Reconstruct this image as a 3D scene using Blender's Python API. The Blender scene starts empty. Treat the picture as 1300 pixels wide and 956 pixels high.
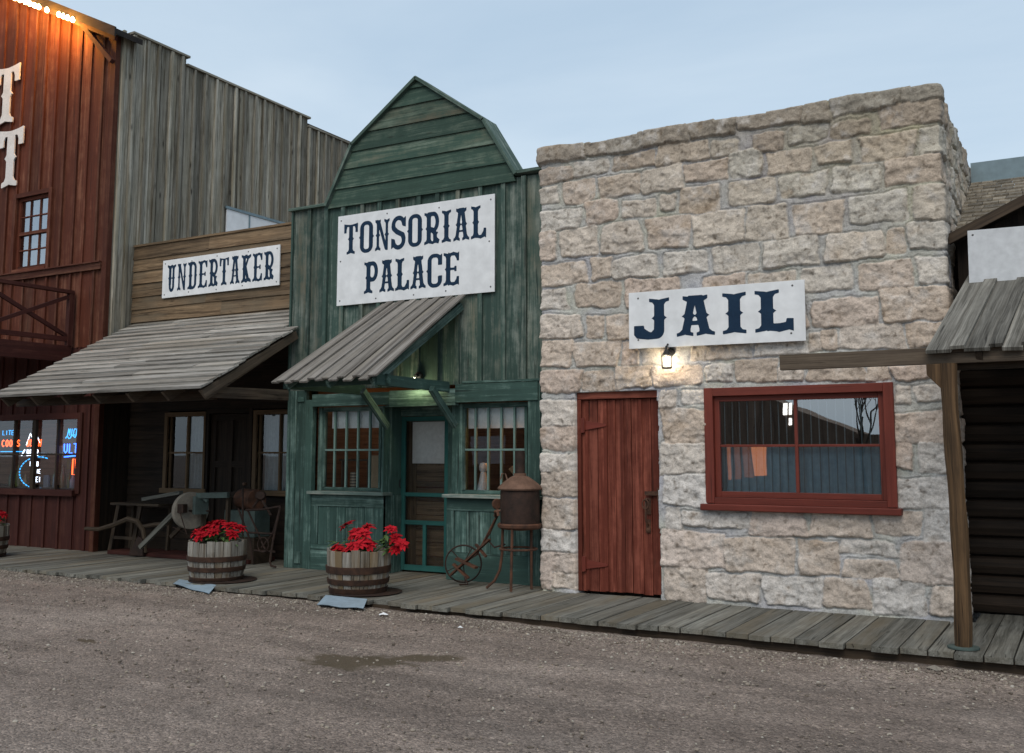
import bpy, bmesh, math, random
import numpy as np
from mathutils import Vector, Matrix
R = math.radians
rng = random.Random(7)
C = bpy.context.scene
COL = C.collection
# ------------------------------------------------------------------ camera
cam_d = bpy.data.cameras.new('camera'); cam = bpy.data.objects.new('camera', cam_d); COL.objects.link(cam)
cam_d.sensor_width = 36; cam_d.sensor_fit = 'HORIZONTAL'; cam_d.lens = 35.0
cam_d.shift_y = -45/1300; cam_d.clip_end = 2000; cam_d.clip_start = .1
cam.location = (0, 0, 1.40)
cam.rotation_euler = (R(90)+math.atan(142/1264), 0, R(29.5))
C.camera = cam
# ------------------------------------------------------------------ world
w = bpy.data.worlds.new('World'); C.world = w; w.use_nodes = True
nt = w.node_tree; nt.nodes.clear()
def N(nt, t, **k):
    n = nt.nodes.new(t)
    for a, b in k.items(): setattr(n, a, b)
    return n
def SI(n, **k):
    for a, b in k.items():
        n.inputs[a.replace('_', ' ')].default_value = b
SUN_EL, SUN_AZ = R(50), R(166)     # soft light from behind the camera, left of it
sky = N(nt, 'ShaderNodeTexSky', sky_type='NISHITA', sun_disc=False)
sky.sun_elevation = SUN_EL; sky.sun_rotation = SUN_AZ
sky.air_density = 1.0; sky.dust_density = 2.5; sky.ozone_density = 2.0
L = nt.links.new
tc = N(nt, 'ShaderNodeTexCoord'); mp = N(nt, 'ShaderNodeMapping'); mp.inputs['Scale'].default_value = (1.1, 1.1, 3.6); mp.inputs['Location'].default_value = (.35, .1, 0)
nz = N(nt, 'ShaderNodeTexNoise'); nz.inputs['Scale'].default_value = 1.5; nz.inputs['Detail'].default_value = 6; nz.inputs['Roughness'].default_value = .52; nz.inputs['Distortion'].default_value = .4
rp = N(nt, 'ShaderNodeValToRGB'); rp.color_ramp.elements[0].position = .26; rp.color_ramp.elements[1].position = .72      # two tones of thin dusk cloud
rp.color_ramp.elements[0].color = (.395, .520, .645, 1); rp.color_ramp.elements[1].color = (.590, .690, .775, 1)
sx = N(nt, 'ShaderNodeSeparateXYZ'); hz = N(nt, 'ShaderNodeValToRGB'); hz.color_ramp.elements[0].position = .0; hz.color_ramp.elements[1].position = .62
hz.color_ramp.elements[0].color = (1.12, 1.09, 1.05, 1); hz.color_ramp.elements[1].color = (.80, .84, .89, 1)
m1 = N(nt, 'ShaderNodeMix', data_type='RGBA', blend_type='MULTIPLY'); m1.inputs['Factor'].default_value = 1
sc10 = N(nt, 'ShaderNodeVectorMath', operation='SCALE'); sc10.inputs['Scale'].default_value = 10
mx = N(nt, 'ShaderNodeMix', data_type='RGBA'); mx.inputs['Factor'].default_value = .86
bg = N(nt, 'ShaderNodeBackground'); bg.inputs['Strength'].default_value = .10; wo = N(nt, 'ShaderNodeOutputWorld')
L(tc.outputs['Generated'], mp.inputs['Vector']); L(mp.outputs[0], nz.inputs['Vector']); L(nz.outputs[0], rp.inputs[0])
L(tc.outputs['Generated'], sx.inputs[0]); L(sx.outputs['Z'], hz.inputs[0]); L(rp.outputs[0], m1.inputs['A']); L(hz.outputs[0], m1.inputs['B'])
L(m1.outputs['Result'], sc10.inputs[0]); L(sky.outputs[0], mx.inputs['A']); L(sc10.outputs[0], mx.inputs['B']); L(mx.outputs['Result'], bg.inputs[0]); L(bg.outputs[0], wo.inputs[0])
# ------------------------------------------------------------------ soft sun
sd = bpy.data.lights.new('sun', 'SUN'); sd.energy = 1.5; sd.angle = R(45); sd.color = (1, .90, .77)
so = bpy.data.objects.new('sun', sd); COL.objects.link(so)
sdir = Vector((math.sin(SUN_AZ)*math.cos(SUN_EL), math.cos(SUN_AZ)*math.cos(SUN_EL), math.sin(SUN_EL)))
so.rotation_euler = sdir.to_track_quat('Z', 'Y').to_euler(); so.location = (0, 0, 20)
C.view_settings.view_transform = 'Standard'; C.view_settings.look = 'None'; C.view_settings.gamma = 1
C.view_settings.exposure = 0.36; C.view_settings.use_curve_mapping = False
C.render.engine = 'CYCLES'
C.render.resolution_x = 1024; C.render.resolution_y = 753

# ------------------------------------------------------------------ helpers
F2 = lambda Y: (np.array((0., Y, 0.)), np.array((1., 0, 0)), np.array((0, 0, 1.)), np.array((0, -1., 0)))   # plane facing the street
FX = lambda X: (np.array((X, 0., 0.)), np.array((0, 1., 0)), np.array((0, 0, 1.)), np.array((1., 0, 0)))    # plane facing right
FZ = lambda Z: (np.array((0, 0., Z)), np.array((1., 0, 0)), np.array((0, 1., 0)), np.array((0, 0, 1.)))     # plane facing up
def frame(o, u, v):
    u = np.array(u, float); u /= np.linalg.norm(u); v = np.array(v, float); v -= u*(u@v); v /= np.linalg.norm(v)
    return (np.array(o, float), u, v, np.cross(u, v))
class MB:
    def __init__(s): s.v = []; s.f = []; s.g = []; s.t = []; s.sm = []
    def add(s, vs, fs, gc, tint=None, smooth=False):
        b = len(s.v); o = (rng.uniform(0, 60), rng.uniform(0, 60), rng.uniform(0, 60))
        if tint is None: tint = (rng.random(), rng.random(), rng.random())
        s.v += [tuple(p) for p in vs]; s.g += [(a[0]+o[0], a[1]+o[1], a[2]+o[2]) for a in gc]
        s.t += [(*tint, 1.)]*len(vs); s.f += [tuple(i+b for i in f) for f in fs]; s.sm += [smooth]*len(fs)
    def poly(s, fr, pts, n0, n1, along='v', tint=None):
        """closed prism: 2d outline pts (counterclockwise seen from outside) between depths n0 (back) and n1 (front)"""
        O, U, V, W = fr; k = len(pts)
        vs = [O+U*a+V*b+W*n for n in (n0, n1) for a, b in pts]
        gc = [((b, a, n) if along == 'v' else (a, b, n)) for n in (n0, n1) for a, b in pts]
        fs = [tuple(range(k-1, -1, -1)), tuple(range(k, 2*k))]+[(i, (i+1) % k, k+(i+1) % k, k+i) for i in range(k)]
        s.add(vs, fs, gc, tint)
    def box(s, fr, u0, u1, v0, v1, n0, n1, along=None, tint=None, j=0):
        if along is None: along = 'u' if abs(u1-u0) > abs(v1-v0) else 'v'
        J = lambda: rng.uniform(-j, j)
        s.poly(fr, [(u0+J(), v0+J()), (u1+J(), v0+J()), (u1+J(), v1+J()), (u0+J(), v1+J())], n0, n1, along, tint)
    def bar(s, p0, p1, w, h, up=(0, 0, 1), tint=None):
        p0 = np.array(p0, float); p1 = np.array(p1, float); d = p1-p0; L_ = np.linalg.norm(d)
        fr = frame(p0, d, up) if abs(d@np.array(up))/L_ < .99 else frame(p0, d, (0, 1, 0))
        s.box(fr, 0, L_, -h/2, h/2, -w/2, w/2, 'u', tint)
    def tube(s, path, r, n=8, tint=None, closed=False, cap=True):
        P = [np.array(p, float) for p in path]; k = len(P); rs = r if hasattr(r, '__len__') else [r]*k
        vs = []; gc = []; acc = 0
        T0 = None; ref = None
        for i, p in enumerate(P):
            a = P[(i-1) % k] if (closed or i > 0) else P[i]; b = P[(i+1) % k] if (closed or i < k-1) else P[i]
            t = b-a; t /= np.linalg.norm(t)+1e-9
            if ref is None:
                ref = np.array((0, 0, 1.)) if abs(t[2]) < .9 else np.array((1., 0, 0))
            u = ref-t*(ref@t); u /= np.linalg.norm(u)+1e-9; w_ = np.cross(t, u); ref = u
            if i: acc += np.linalg.norm(P[i]-P[i-1])
            for q in range(n):
                an = 2*math.pi*q/n; vs.append(p+rs[i]*(u*math.cos(an)+w_*math.sin(an))); gc.append((acc, rs[i]*math.cos(an), rs[i]*math.sin(an)))
        fs = [(i*n+q, i*n+(q+1) % n, ((i+1) % k)*n+(q+1) % n, ((i+1) % k)*n+q) for i in range(k if closed else k-1) for q in range(n)]
        if not closed and cap: fs += [tuple(range(n-1, -1, -1)), tuple((k-1)*n+q for q in range(n))]
        s.add(vs, fs, gc, tint, True)
    def lathe(s, prof, c=(0, 0, 0), n=24, axis=(0, 0, 1), tint=None, smooth=True, arc=None):
        ax = np.array(axis, float); ax /= np.linalg.norm(ax); ref = np.array((1., 0, 0)) if abs(ax[0]) < .9 else np.array((0, 1., 0))
        u = np.cross(ref, ax); u /= np.linalg.norm(u); w_ = np.cross(ax, u); c = np.array(c, float)
        vs = []; gc = []
        for r_, h in prof:
            for q in range(n):
                an = 2*math.pi*q/n; vs.append(c+ax*h+r_*(u*math.cos(an)+w_*math.sin(an))); gc.append((h, an*max(r_, .05), r_))
        k = len(prof)
        fs = [(i*n+q, i*n+(q+1) % n, (i+1)*n+(q+1) % n, (i+1)*n+q) for i in range(k-1) for q in range(n)]
        if prof[0][0] > 1e-4: fs.append(tuple(range(n-1, -1, -1)))
        if prof[-1][0] > 1e-4: fs.append(tuple((k-1)*n+q for q in range(n)))
        s.add(vs, fs, gc, tint, smooth)
    def sheet(s, fr, u0, u1, v0, v1, n=0, tint=None):
        O, U, V, W = fr
        s.add([O+U*a+V*b+W*n for a, b in ((u0, v0), (u1, v0), (u1, v1), (u0, v1))], [(0, 1, 2, 3)], [(b, a, n) for a, b in ((u0, v0), (u1, v0), (u1, v1), (u0, v1))], tint)
    def build(s, name, mat, parent=None, label=None, bevel=0, **props):
        off = np.array(root_loc(parent)) if parent else np.zeros(3)
        me = bpy.data.meshes.new(name)
        va = np.array(s.v, float)-off
        me.from_pydata([tuple(p) for p in va], [], s.f); me.update()
        a = me.attributes.new('gc', 'FLOAT_VECTOR', 'POINT'); a.data.foreach_set('vector', np.array(s.g, 'f').ravel())
        a = me.attributes.new('tint', 'FLOAT_COLOR', 'POINT'); a.data.foreach_set('color', np.array(s.t, 'f').ravel())
        me.polygons.foreach_set('use_smooth', s.sm)
        if mat: me.materials.append(mat)
        o = bpy.data.objects.new(name, me); COL.objects.link(o)
        if any(s.sm):
            bm = bmesh.new(); bm.from_mesh(me); bmesh.ops.recalc_face_normals(bm, faces=bm.faces)
            for e in bm.edges:
                if len(e.link_faces) == 2 and e.calc_face_angle(0) > R(38): e.smooth = False
            bm.to_mesh(me); bm.free()
        if parent: o.parent = parent
        if bevel:
            m = o.modifiers.new('bevel', 'BEVEL'); m.width = bevel; m.segments = 2; m.limit_method = 'ANGLE'
        if label: o['label'] = label
        for k, v in props.items(): o[k] = v
        return o
def root_loc(o):
    while o.parent: o = o.parent
    return tuple(o.location)
def thing(name, label, cat, loc=(0, 0, 0), group=None):
    o = bpy.data.objects.new(name, None); COL.objects.link(o); o.location = loc; o.empty_display_size = .2
    o['label'] = label; o['category'] = cat
    if group: o['group'] = group
    return o
def tag(o, label, cat, group=None):
    o['label'] = label; o['category'] = cat
    if group: o['group'] = group
    return o
def boards(mb, fr, u0, u1, v0, top, n0, n1, width, holes=(), batten=None, jit=.004, cuts=(), gap=.0015):
    """vertical boards on plane fr, broken round openings; top is a height or a function of u; batten=(width, thickness)"""
    T = top if callable(top) else (lambda u: top)
    edges = [u0]; u = u0
    while u < u1-width*.4:
        u = u+width*rng.uniform(.9, 1.1); edges.append(min(u, u1))
    edges[-1] = u1
    bat = list(edges)
    br = sorted(set(edges+[c for h in holes for c in h[:2] if u0 < c < u1]+[c for c in cuts if u0 < c < u1]))
    for a, b in zip(br[:-1], br[1:]):
        if b-a < 1e-3: continue
        segs = [(v0, None)]
        for h in holes:
            if a >= h[0]-1e-4 and b <= h[1]+1e-4:
                ns = []
                for lo, hi in segs:
                    if h[2] > lo+.005: ns.append((lo, h[2] if hi is None else min(hi, h[2])))
                    if hi is None or h[3] < hi: ns.append((max(lo, h[3]), hi))
                segs = ns
        nn = n1+rng.uniform(-jit, 0); tint = (rng.random(), rng.random(), rng.random())
        for lo, hi in segs:
            if hi is None: pts = [(a+gap, lo), (b-gap, lo), (b-gap, T(b)), (a+gap, T(a))]
            else: pts = [(a+gap, lo), (b-gap, lo), (b-gap, hi), (a+gap, hi)]
            mb.poly(fr, pts, n0, nn, 'v', tint)
    if batten:
        bw, bt = batten
        for u in bat:
            a, b = max(u0, u-bw/2), min(u1, u+bw/2)
            segs = [(v0, T(u))]
            for h in holes:
                if b > h[0] and a < h[1]:
                    ns = []
                    for lo, hi in segs:
                        if h[2] > lo: ns.append((lo, min(hi, h[2])))
                        if h[3] < hi: ns.append((max(lo, h[3]), hi))
                    segs = ns
            for lo, hi in segs:
                if hi-lo > .01: mb.box(fr, a, b, lo, hi-.002, n1-.006, n1+bt*rng.uniform(.85, 1.1), 'v')
def laps(mb, fr, u0, u1, v0, v1, n, expo, holes=(), t=.022, bl=3.2, sag=.004):
    """horizontal lap siding"""
    k = max(1, round((v1-v0)/expo)); e = (v1-v0)/k; O, U, V, W = fr
    for i in range(k):
        a, b = v0+i*e, v0+(i+1)*e+.015
        if i == k-1: b = v1
        cuts = [u0]; u = u0+rng.uniform(.5, 1)*bl
        while u < u1-.4: cuts.append(u); u += bl*rng.uniform(.6, 1.1)
        cuts.append(u1)
        for p, q in zip(cuts[:-1], cuts[1:]):
            segs = [(p, q)]
            for h in holes:
                if b > h[2]+.02 and a < h[3]-.02:
                    ns = []
                    for x, y in segs:
                        if h[0] > x: ns.append((x, min(y, h[0])))
                        if h[1] < y: ns.append((max(x, h[1]), y))
                    segs = [z for z in ns if z[1]-z[0] > .01]
            for x, y in segs:
                s1, s2 = rng.uniform(-sag, sag), rng.uniform(-sag, sag)
                vs = []; gc = []
                for (uu, vv, nn) in ((x, a+s1, n-.01), (y, a+s2, n-.01), (y, b, n-.01), (x, b, n-.01), (x, a+s1, n+t), (y, a+s2, n+t), (y, b, n+.004), (x, b, n+.004)):
                    vs.append(O+U*uu+V*vv+W*nn); gc.append((uu, vv, nn))
                mb.add(vs, [(3, 2, 1, 0), (4, 5, 6, 7), (0, 1, 5, 4), (1, 2, 6, 5), (2, 3, 7, 6), (3, 0, 4, 7)], gc)

# ------------------------------------------------------------------ materials
def newmat(name):
    m = bpy.data.materials.new(name); m.use_nodes = True; nt = m.node_tree; nt.nodes.clear()
    out = N(nt, 'ShaderNodeOutputMaterial'); b = N(nt, 'ShaderNodeBsdfPrincipled'); nt.links.new(b.outputs[0], out.inputs[0])
    return m, nt, b, out
def ramp(nt, stops):
    r_ = N(nt, 'ShaderNodeValToRGB'); cr = r_.color_ramp
    while len(cr.elements) < len(stops): cr.elements.new(.5)
    for e, (p, c) in zip(cr.elements, stops):
        e.position = p; e.color = (c, c, c, 1) if not hasattr(c, '__len__') else (*c, 1)
    return r_
def noise(nt, vec, scale, detail=4, rough=.55, dist=0):
    n = N(nt, 'ShaderNodeTexNoise'); SI(n, Scale=scale, Detail=detail, Roughness=rough, Distortion=dist)
    if vec: nt.links.new(vec, n.inputs['Vector'])
    return n.outputs[0]
def mapping(nt, vec, sc):
    m = N(nt, 'ShaderNodeMapping'); m.inputs['Scale'].default_value = sc; nt.links.new(vec, m.inputs['Vector']); return m.outputs[0]
def mixc(nt, fac, a, b, mode='MIX'):
    m = N(nt, 'ShaderNodeMix', data_type='RGBA', blend_type=mode)
    for k, v in (('Factor', fac), ('A', a), ('B', b)):
        if hasattr(v, 'node'): nt.links.new(v, m.inputs[k])
        elif k == 'Factor': m.inputs[k].default_value = v
        else: m.inputs[k].default_value = (*v, 1)
    return m.outputs['Result']
def math_(nt, op, a, b=None, c=None, clamp=False):
    m = N(nt, 'ShaderNodeMath', operation=op, use_clamp=clamp)
    for i, v in enumerate((a, b, c)):
        if v is None: continue
        if hasattr(v, 'node'): nt.links.new(v, m.inputs[i])
        else: m.inputs[i].default_value = v
    return m.outputs[0]
def wood(name, dark, light, paint=None, cover=.5, rough=.8, knots=.8, var=.5, bump=.35, alt=None, rust=0):
    m, nt, b, out = newmat(name)
    gc = N(nt, 'ShaderNodeAttribute', attribute_name='gc').outputs['Vector']
    ti = N(nt, 'ShaderNodeAttribute', attribute_name='tint'); sp = N(nt, 'ShaderNodeSeparateColor'); nt.links.new(ti.outputs['Color'], sp.inputs[0])
    warp = noise(nt, mapping(nt, gc, (1.1, 5, 5)), 1.3, 2)
    gv = N(nt, 'ShaderNodeVectorMath', operation='MULTIPLY_ADD')
    cmb = N(nt, 'ShaderNodeCombineXYZ'); nt.links.new(warp, cmb.inputs[1]); nt.links.new(warp, cmb.inputs[2])
    nt.links.new(cmb.outputs[0], gv.inputs[0]); gv.inputs[1].default_value = (0, .05, .05); nt.links.new(gc, gv.inputs[2]); g = gv.outputs[0]
    fine = noise(nt, mapping(nt, g, (1.6, 85, 85)), 1, 5, .65)
    mid = noise(nt, mapping(nt, g, (.7, 17, 17)), 1, 4, .6)
    big = noise(nt, mapping(nt, gc, (.5, 2.5, 2.5)), 1.5, 3)
    blot = noise(nt, gc, 5.5, 5, .7)
    gr = math_(nt, 'MULTIPLY_ADD', mid, .55, math_(nt, 'MULTIPLY', fine, .45))
    r1 = ramp(nt, [(.39, 0.), (.61, 1.)]); nt.links.new(gr, r1.inputs[0])
    col = mixc(nt, r1.outputs[0], dark, light)
    if alt:
        ra = ramp(nt, [(.45, 0.), (.62, 1.)]); nt.links.new(big, ra.inputs[0])
        col = mixc(nt, math_(nt, 'MULTIPLY', ra.outputs[0], math_(nt, 'MULTIPLY_ADD', sp.outputs[1], .8, .1)), col, alt)
    if paint:
        pv = math_(nt, 'ADD', math_(nt, 'MULTIPLY_ADD', mid, .5, math_(nt, 'MULTIPLY', fine, .35)), math_(nt, 'MULTIPLY_ADD', blot, .4, math_(nt, 'MULTIPLY_ADD', sp.outputs[1], .16, -.08)))
        rq = ramp(nt, [(cover-.07, 1.), (cover+.10, 0.)]); nt.links.new(pv, rq.inputs[0])
        pc = mixc(nt, big, tuple(c*.72 for c in paint), tuple(min(1, c*1.3) for c in paint))
        pc = mixc(nt, 1., pc, mixc(nt, r1.outputs[0], (.70, .70, .70), (1., 1., 1.)), 'MULTIPLY')
        col = mixc(nt, rq.outputs[0], col, pc)
    # knots
    if knots:
        vo = N(nt, 'ShaderNodeTexVoronoi'); nt.links.new(mapping(nt, gc, (1.7, 6.5, 6.5)), vo.inputs['Vector']); vo.inputs['Scale'].default_value = 1
        kr = ramp(nt, [(.05, 1.), (.085, .5), (.14, 0.)]); nt.links.new(vo.outputs['Distance'], kr.inputs[0])
        col = mixc(nt, math_(nt, 'MULTIPLY', kr.outputs[0], knots), col, tuple(c*.28 for c in dark))
    # dark splits along the grain
    cr = noise(nt, mapping(nt, g, (.9, 40, 40)), 1, 2, .5)
    rc = ramp(nt, [(.27, 1.), (.34, 0.)]); nt.links.new(cr, rc.inputs[0])
    col = mixc(nt, math_(nt, 'MULTIPLY', rc.outputs[0], .75), col, tuple(c*.22 for c in dark))
    # board to board difference and stains
    br = math_(nt, 'MULTIPLY_ADD', sp.outputs[0], var, 1-var/2)
    st = math_(nt, 'MULTIPLY', br, math_(nt, 'MULTIPLY_ADD', blot, .5, .75))
    cb = N(nt, 'ShaderNodeCombineColor')
    for i in range(3): nt.links.new(st, cb.inputs[i])
    col = mixc(nt, 1., col, cb.outputs[0], 'MULTIPLY')
    nt.links.new(col, b.inputs['Base Color']); b.inputs['Roughness'].default_value = rough
    b.inputs['Specular IOR Level'].default_value = .25
    bp = N(nt, 'ShaderNodeBump'); bp.inputs['Strength'].default_value = bump; bp.inputs['Distance'].default_value = .006
    h = math_(nt, 'SUBTRACT', math_(nt, 'ADD', gr, math_(nt, 'MULTIPLY', blot, .3)), rc.outputs[0])
    nt.links.new(h, bp.inputs['Height']); nt.links.new(bp.outputs[0], b.inputs['Normal'])
    return m
def plain(name, c1, c2=None, rough=.6, scale=8, metal=0, bump=0, detail=5, spec=.4, lo=.35, hi=.65, strs=None):
    m, nt, b, out = newmat(name); c2 = c2 or tuple(x*.75 for x in c1)
    tcn = N(nt, 'ShaderNodeTexCoord'); v = tcn.outputs['Object']
    n1 = noise(nt, mapping(nt, v, strs) if strs else v, scale, detail, .62); r1 = ramp(nt, [(lo, c1), (hi, c2)]); nt.links.new(n1, r1.inputs[0])
    n2 = noise(nt, v, scale*7, 3)
    col = mixc(nt, 1., r1.outputs[0], ramp_lin(nt, n2, .82, 1.12), 'MULTIPLY')
    nt.links.new(col, b.inputs['Base Color']); b.inputs['Roughness'].default_value = rough; b.inputs['Metallic'].default_value = metal
    b.inputs['Specular IOR Level'].default_value = spec
    if bump:
        bp = N(nt, 'ShaderNodeBump'); bp.inputs['Strength'].default_value = bump; bp.inputs['Distance'].default_value = .004
        nt.links.new(n2, bp.inputs['Height']); nt.links.new(bp.outputs[0], b.inputs['Normal'])
    return m
def ramp_lin(nt, x, a, b):
    r_ = ramp(nt, [(.3, a), (.7, min(b, 1.))]); nt.links.new(x, r_.inputs[0]); return r_.outputs[0]
def glow(name, c, s):
    m = bpy.data.materials.new(name); m.use_nodes = True; nt = m.node_tree; nt.nodes.clear()
    e = N(nt, 'ShaderNodeEmission'); e.inputs[0].default_value = (*c, 1); e.inputs[1].default_value = s
    o = N(nt, 'ShaderNodeOutputMaterial'); nt.links.new(e.outputs[0], o.inputs[0]); return m
def glassmat(name, tint=(.9, .95, .95), refl=.22, rough=.0, wav=.0):
    m = bpy.data.materials.new(name); m.use_nodes = True; nt = m.node_tree; nt.nodes.clear()
    g = N(nt, 'ShaderNodeBsdfGlossy'); g.inputs['Roughness'].default_value = rough; g.inputs['Color'].default_value = (.95, .97, 1, 1)
    t = N(nt, 'ShaderNodeBsdfTransparent'); t.inputs[0].default_value = (*tint, 1)
    fr = N(nt, 'ShaderNodeFresnel'); fr.inputs[0].default_value = 1.5
    f = math_(nt, 'MULTIPLY_ADD', fr.outputs[0], 1.2, refl-.05, clamp=True)
    mx = N(nt, 'ShaderNodeMixShader'); nt.links.new(f, mx.inputs[0]); nt.links.new(t.outputs[0], mx.inputs[1]); nt.links.new(g.outputs[0], mx.inputs[2])
    if wav:
        tcn = N(nt, 'ShaderNodeTexCoord'); nn = noise(nt, tcn.outputs['Object'], 2.2, 1)
        bp = N(nt, 'ShaderNodeBump'); bp.inputs['Strength'].default_value = wav; bp.inputs['Distance'].default_value = .02
        nt.links.new(nn, bp.inputs['Height']); nt.links.new(bp.outputs[0], g.inputs['Normal'])
    o = N(nt, 'ShaderNodeOutputMaterial'); nt.links.new(mx.outputs[0], o.inputs[0]); return m

M = {}
M['grey_wall'] = wood('weathered_grey_boards', (.10, .088, .062), (.37, .35, .295), var=.9, alt=(.20, .18, .13), knots=.9, bump=.5)
M['green'] = wood('green_painted_boards', (.12, .135, .115), (.19, .225, .20), paint=(.050, .090, .076), cover=.672, var=.55, alt=(.10, .09, .06), knots=.6, bump=.6)
M['green_low'] = wood('green_painted_trim', (.08, .12, .105), (.16, .25, .225), paint=(.045, .092, .080), cover=.68, var=.35, knots=.4, bump=.5)
M['green_gable'] = wood('green_gable_siding', (.055, .075, .05), (.125, .165, .13), paint=(.044, .086, .066), cover=.645, var=.6, knots=.5, bump=.5, alt=(.085, .075, .05))
M['red_wall'] = wood('barn_red_boards', (.055, .022, .013), (.15, .062, .036), paint=(.092, .024, .012), cover=.67, var=.6, knots=.2, bump=.5)
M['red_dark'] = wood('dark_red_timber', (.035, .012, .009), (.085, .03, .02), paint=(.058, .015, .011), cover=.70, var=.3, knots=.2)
M['door_red'] = wood('red_plank_door', (.12, .035, .022), (.24, .07, .045), paint=(.130, .028, .016), cover=.665, var=.4, knots=.5, bump=.6)
M['trim_red'] = wood('red_window_trim', (.15, .04, .025), (.25, .08, .05), paint=(.155, .032, .021), cover=1.0, var=.15, knots=0, bump=.12, rough=.55)
M['brown_siding'] = wood('brown_lap_siding', (.06, .038, .021), (.215, .148, .088), var=.6, alt=(.12, .095, .065), knots=.7)
M['brown_dark'] = wood('dark_brown_boards', (.026, .018, .012), (.062, .043, .028), var=.4, knots=.3)
M['brown_trim'] = wood('brown_window_trim', (.10, .065, .035), (.16, .105, .06), var=.2, knots=.1)
M['roof_grey'] = wood('grey_roof_boards', (.105, .096, .082), (.39, .38, .355), var=.65, alt=(.22, .20, .17), knots=.2, bump=.7)
M['awn_grey'] = wood('brownish_awning_boards', (.095, .085, .074), (.265, .25, .23), var=.5, alt=(.19, .175, .15), knots=.2, bump=.7)
M['deck'] = wood('boardwalk_planks', (.075, .073, .062), (.205, .202, .178), var=.5, alt=(.145, .122, .085), knots=.6, bump=.6)
M['beam'] = wood('weathered_beam', (.05, .037, .027), (.12, .092, .066), var=.3, knots=.6)
M['post'] = wood('amber_post', (.028, .017, .009), (.125, .074, .036), var=.1, knots=.9, bump=.9)
M['stave'] = wood('grey_staves', (.085, .068, .05), (.33, .32, .29), var=.6, knots=.1, bump=.9, alt=(.17, .115, .055))
M['opposite'] = wood('opposite_boards', (.10, .07, .05), (.2, .14, .1), var=.3)
M['rust'] = plain('rusty_iron', (.055, .030, .021), (.14, .062, .035), .8, 9, .3, .4)
M['rust_dark'] = plain('dark_rusty_iron', (.022, .014, .011), (.052, .028, .02), .75, 10, .3, .4)
M['rust_light'] = plain('light_rusty_iron', (.11, .062, .042), (.20, .115, .08), .85, 7, .2, .4)
M['hoop'] = plain('rusty_hoop', (.030, .017, .012), (.075, .037, .022), .8, 14, .3, .4)
M['black'] = plain('black_iron', (.018, .018, .02), (.03, .028, .026), .5, 10, .6)
M['sign'] = plain('white_painted_sign_panel', (.77, .785, .80), (.755, .77, .785), .45, .9, spec=.3)
M['sign_old'] = plain('aged_white_sign_panel', (.60, .62, .64), (.55, .565, .585), .45, 2.2, spec=.4)
M['navy'] = plain('navy_lettering', (.010, .028, .060), (.014, .036, .072), .6, 6, spec=.12)
M['white_letter'] = plain('white_letter_paint', (.74, .73, .71), (.62, .61, .59), .6, 5)
M['dark_in'] = plain('dark_interior', (.035, .028, .022), (.05, .04, .03), .9, 2)
M['brown_in'] = wood('interior_panelling', (.07, .038, .02), (.16, .09, .05), var=.3)
M['curtain'] = plain('pale_curtain', (.36, .40, .42), (.26, .30, .32), .9, 3, strs=(9, 9, .6))
M['curtain_blue'] = plain('blue_grey_curtain', (.52, .68, .78), (.42, .56, .66), .9, 3, strs=(9, 9, .6))
M['shade'] = plain('white_roller_shade', (.80, .82, .84), (.74, .76, .78), .8, 3)
M['glass'] = glassmat('window_glass', refl=.09, wav=.04)
M['glass_jail'] = glassmat('dusk_window_glass', (.8, .88, .9), refl=.34, wav=.05)
M['screen'] = glassmat('screen_mesh', (.80, .79, .75), refl=.02, rough=.5)
M['rod'] = plain('pale_steel_rod', (.33, .39, .42), (.24, .29, .32), .5, 6)
M['metal_sheet'] = plain('painted_blue_sheet_metal', (.36, .47, .56), (.27, .35, .41), .5, 3.5, .2)
M['soil'] = plain('potting_soil', (.03, .022, .015), (.05, .035, .025), .95, 20, 0, .6)
M['leaf'] = plain('poinsettia_leaf', (.045, .10, .025), (.085, .15, .045), .55, 12)
M['bract'] = plain('red_bract', (.40, .006, .014), (.22, .004, .010), .8, 14, spec=.12)
M['bract_pink'] = plain('lighter_red_bract', (.52, .014, .026), (.34, .008, .016), .8, 14, spec=.12)
M['stone_wheel'] = plain('grindstone', (.27, .24, .20), (.19, .17, .14), .9, 14, 0, .4)
M['old_wood'] = wood('old_grey_tool_wood', (.07, .07, .06), (.17, .17, .15), var=.2, knots=0)
M['old_wood_d'] = wood('old_brown_tool_wood', (.025, .018, .013), (.07, .05, .032), var=.2, knots=0)
M['teal_metal'] = plain('faded_green_tin', (.075, .11, .10), (.05, .07, .065), .7, 8)
M['vase'] = plain('white_china', (.52, .56, .60), (.46, .5, .54), .25, 4)
M['tan_panel'] = plain('tan_board', (.42, .31, .20), (.36, .26, .165), .7, 3)
M['metal_blue'] = plain('blue_grey_ridge_metal', (.20, .27, .30), (.16, .215, .24), .45, 2, .3)
M['shingle'] = wood('cedar_shingles', (.105, .088, .066), (.23, .20, .155), var=.75, knots=0, bump=.5)
M['nail'] = plain('nail_head', (.09, .09, .095), (.16, .15, .14), .5, 20, .7)
M['black_wood'] = wood('black_stained_timber', (.012, .010, .009), (.03, .025, .022), var=.2, knots=0)
M['rough_roof'] = wood('rough_split_boards', (.05, .046, .038), (.225, .215, .19), var=.6, alt=(.125, .12, .105), knots=.2, bump=1.)
M['porch_dark'] = wood('shade_darkened_boards', (.010, .007, .005), (.032, .021, .014), var=.4, knots=.2)  # brown boards with the shade under the roofs put into the colour
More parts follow.
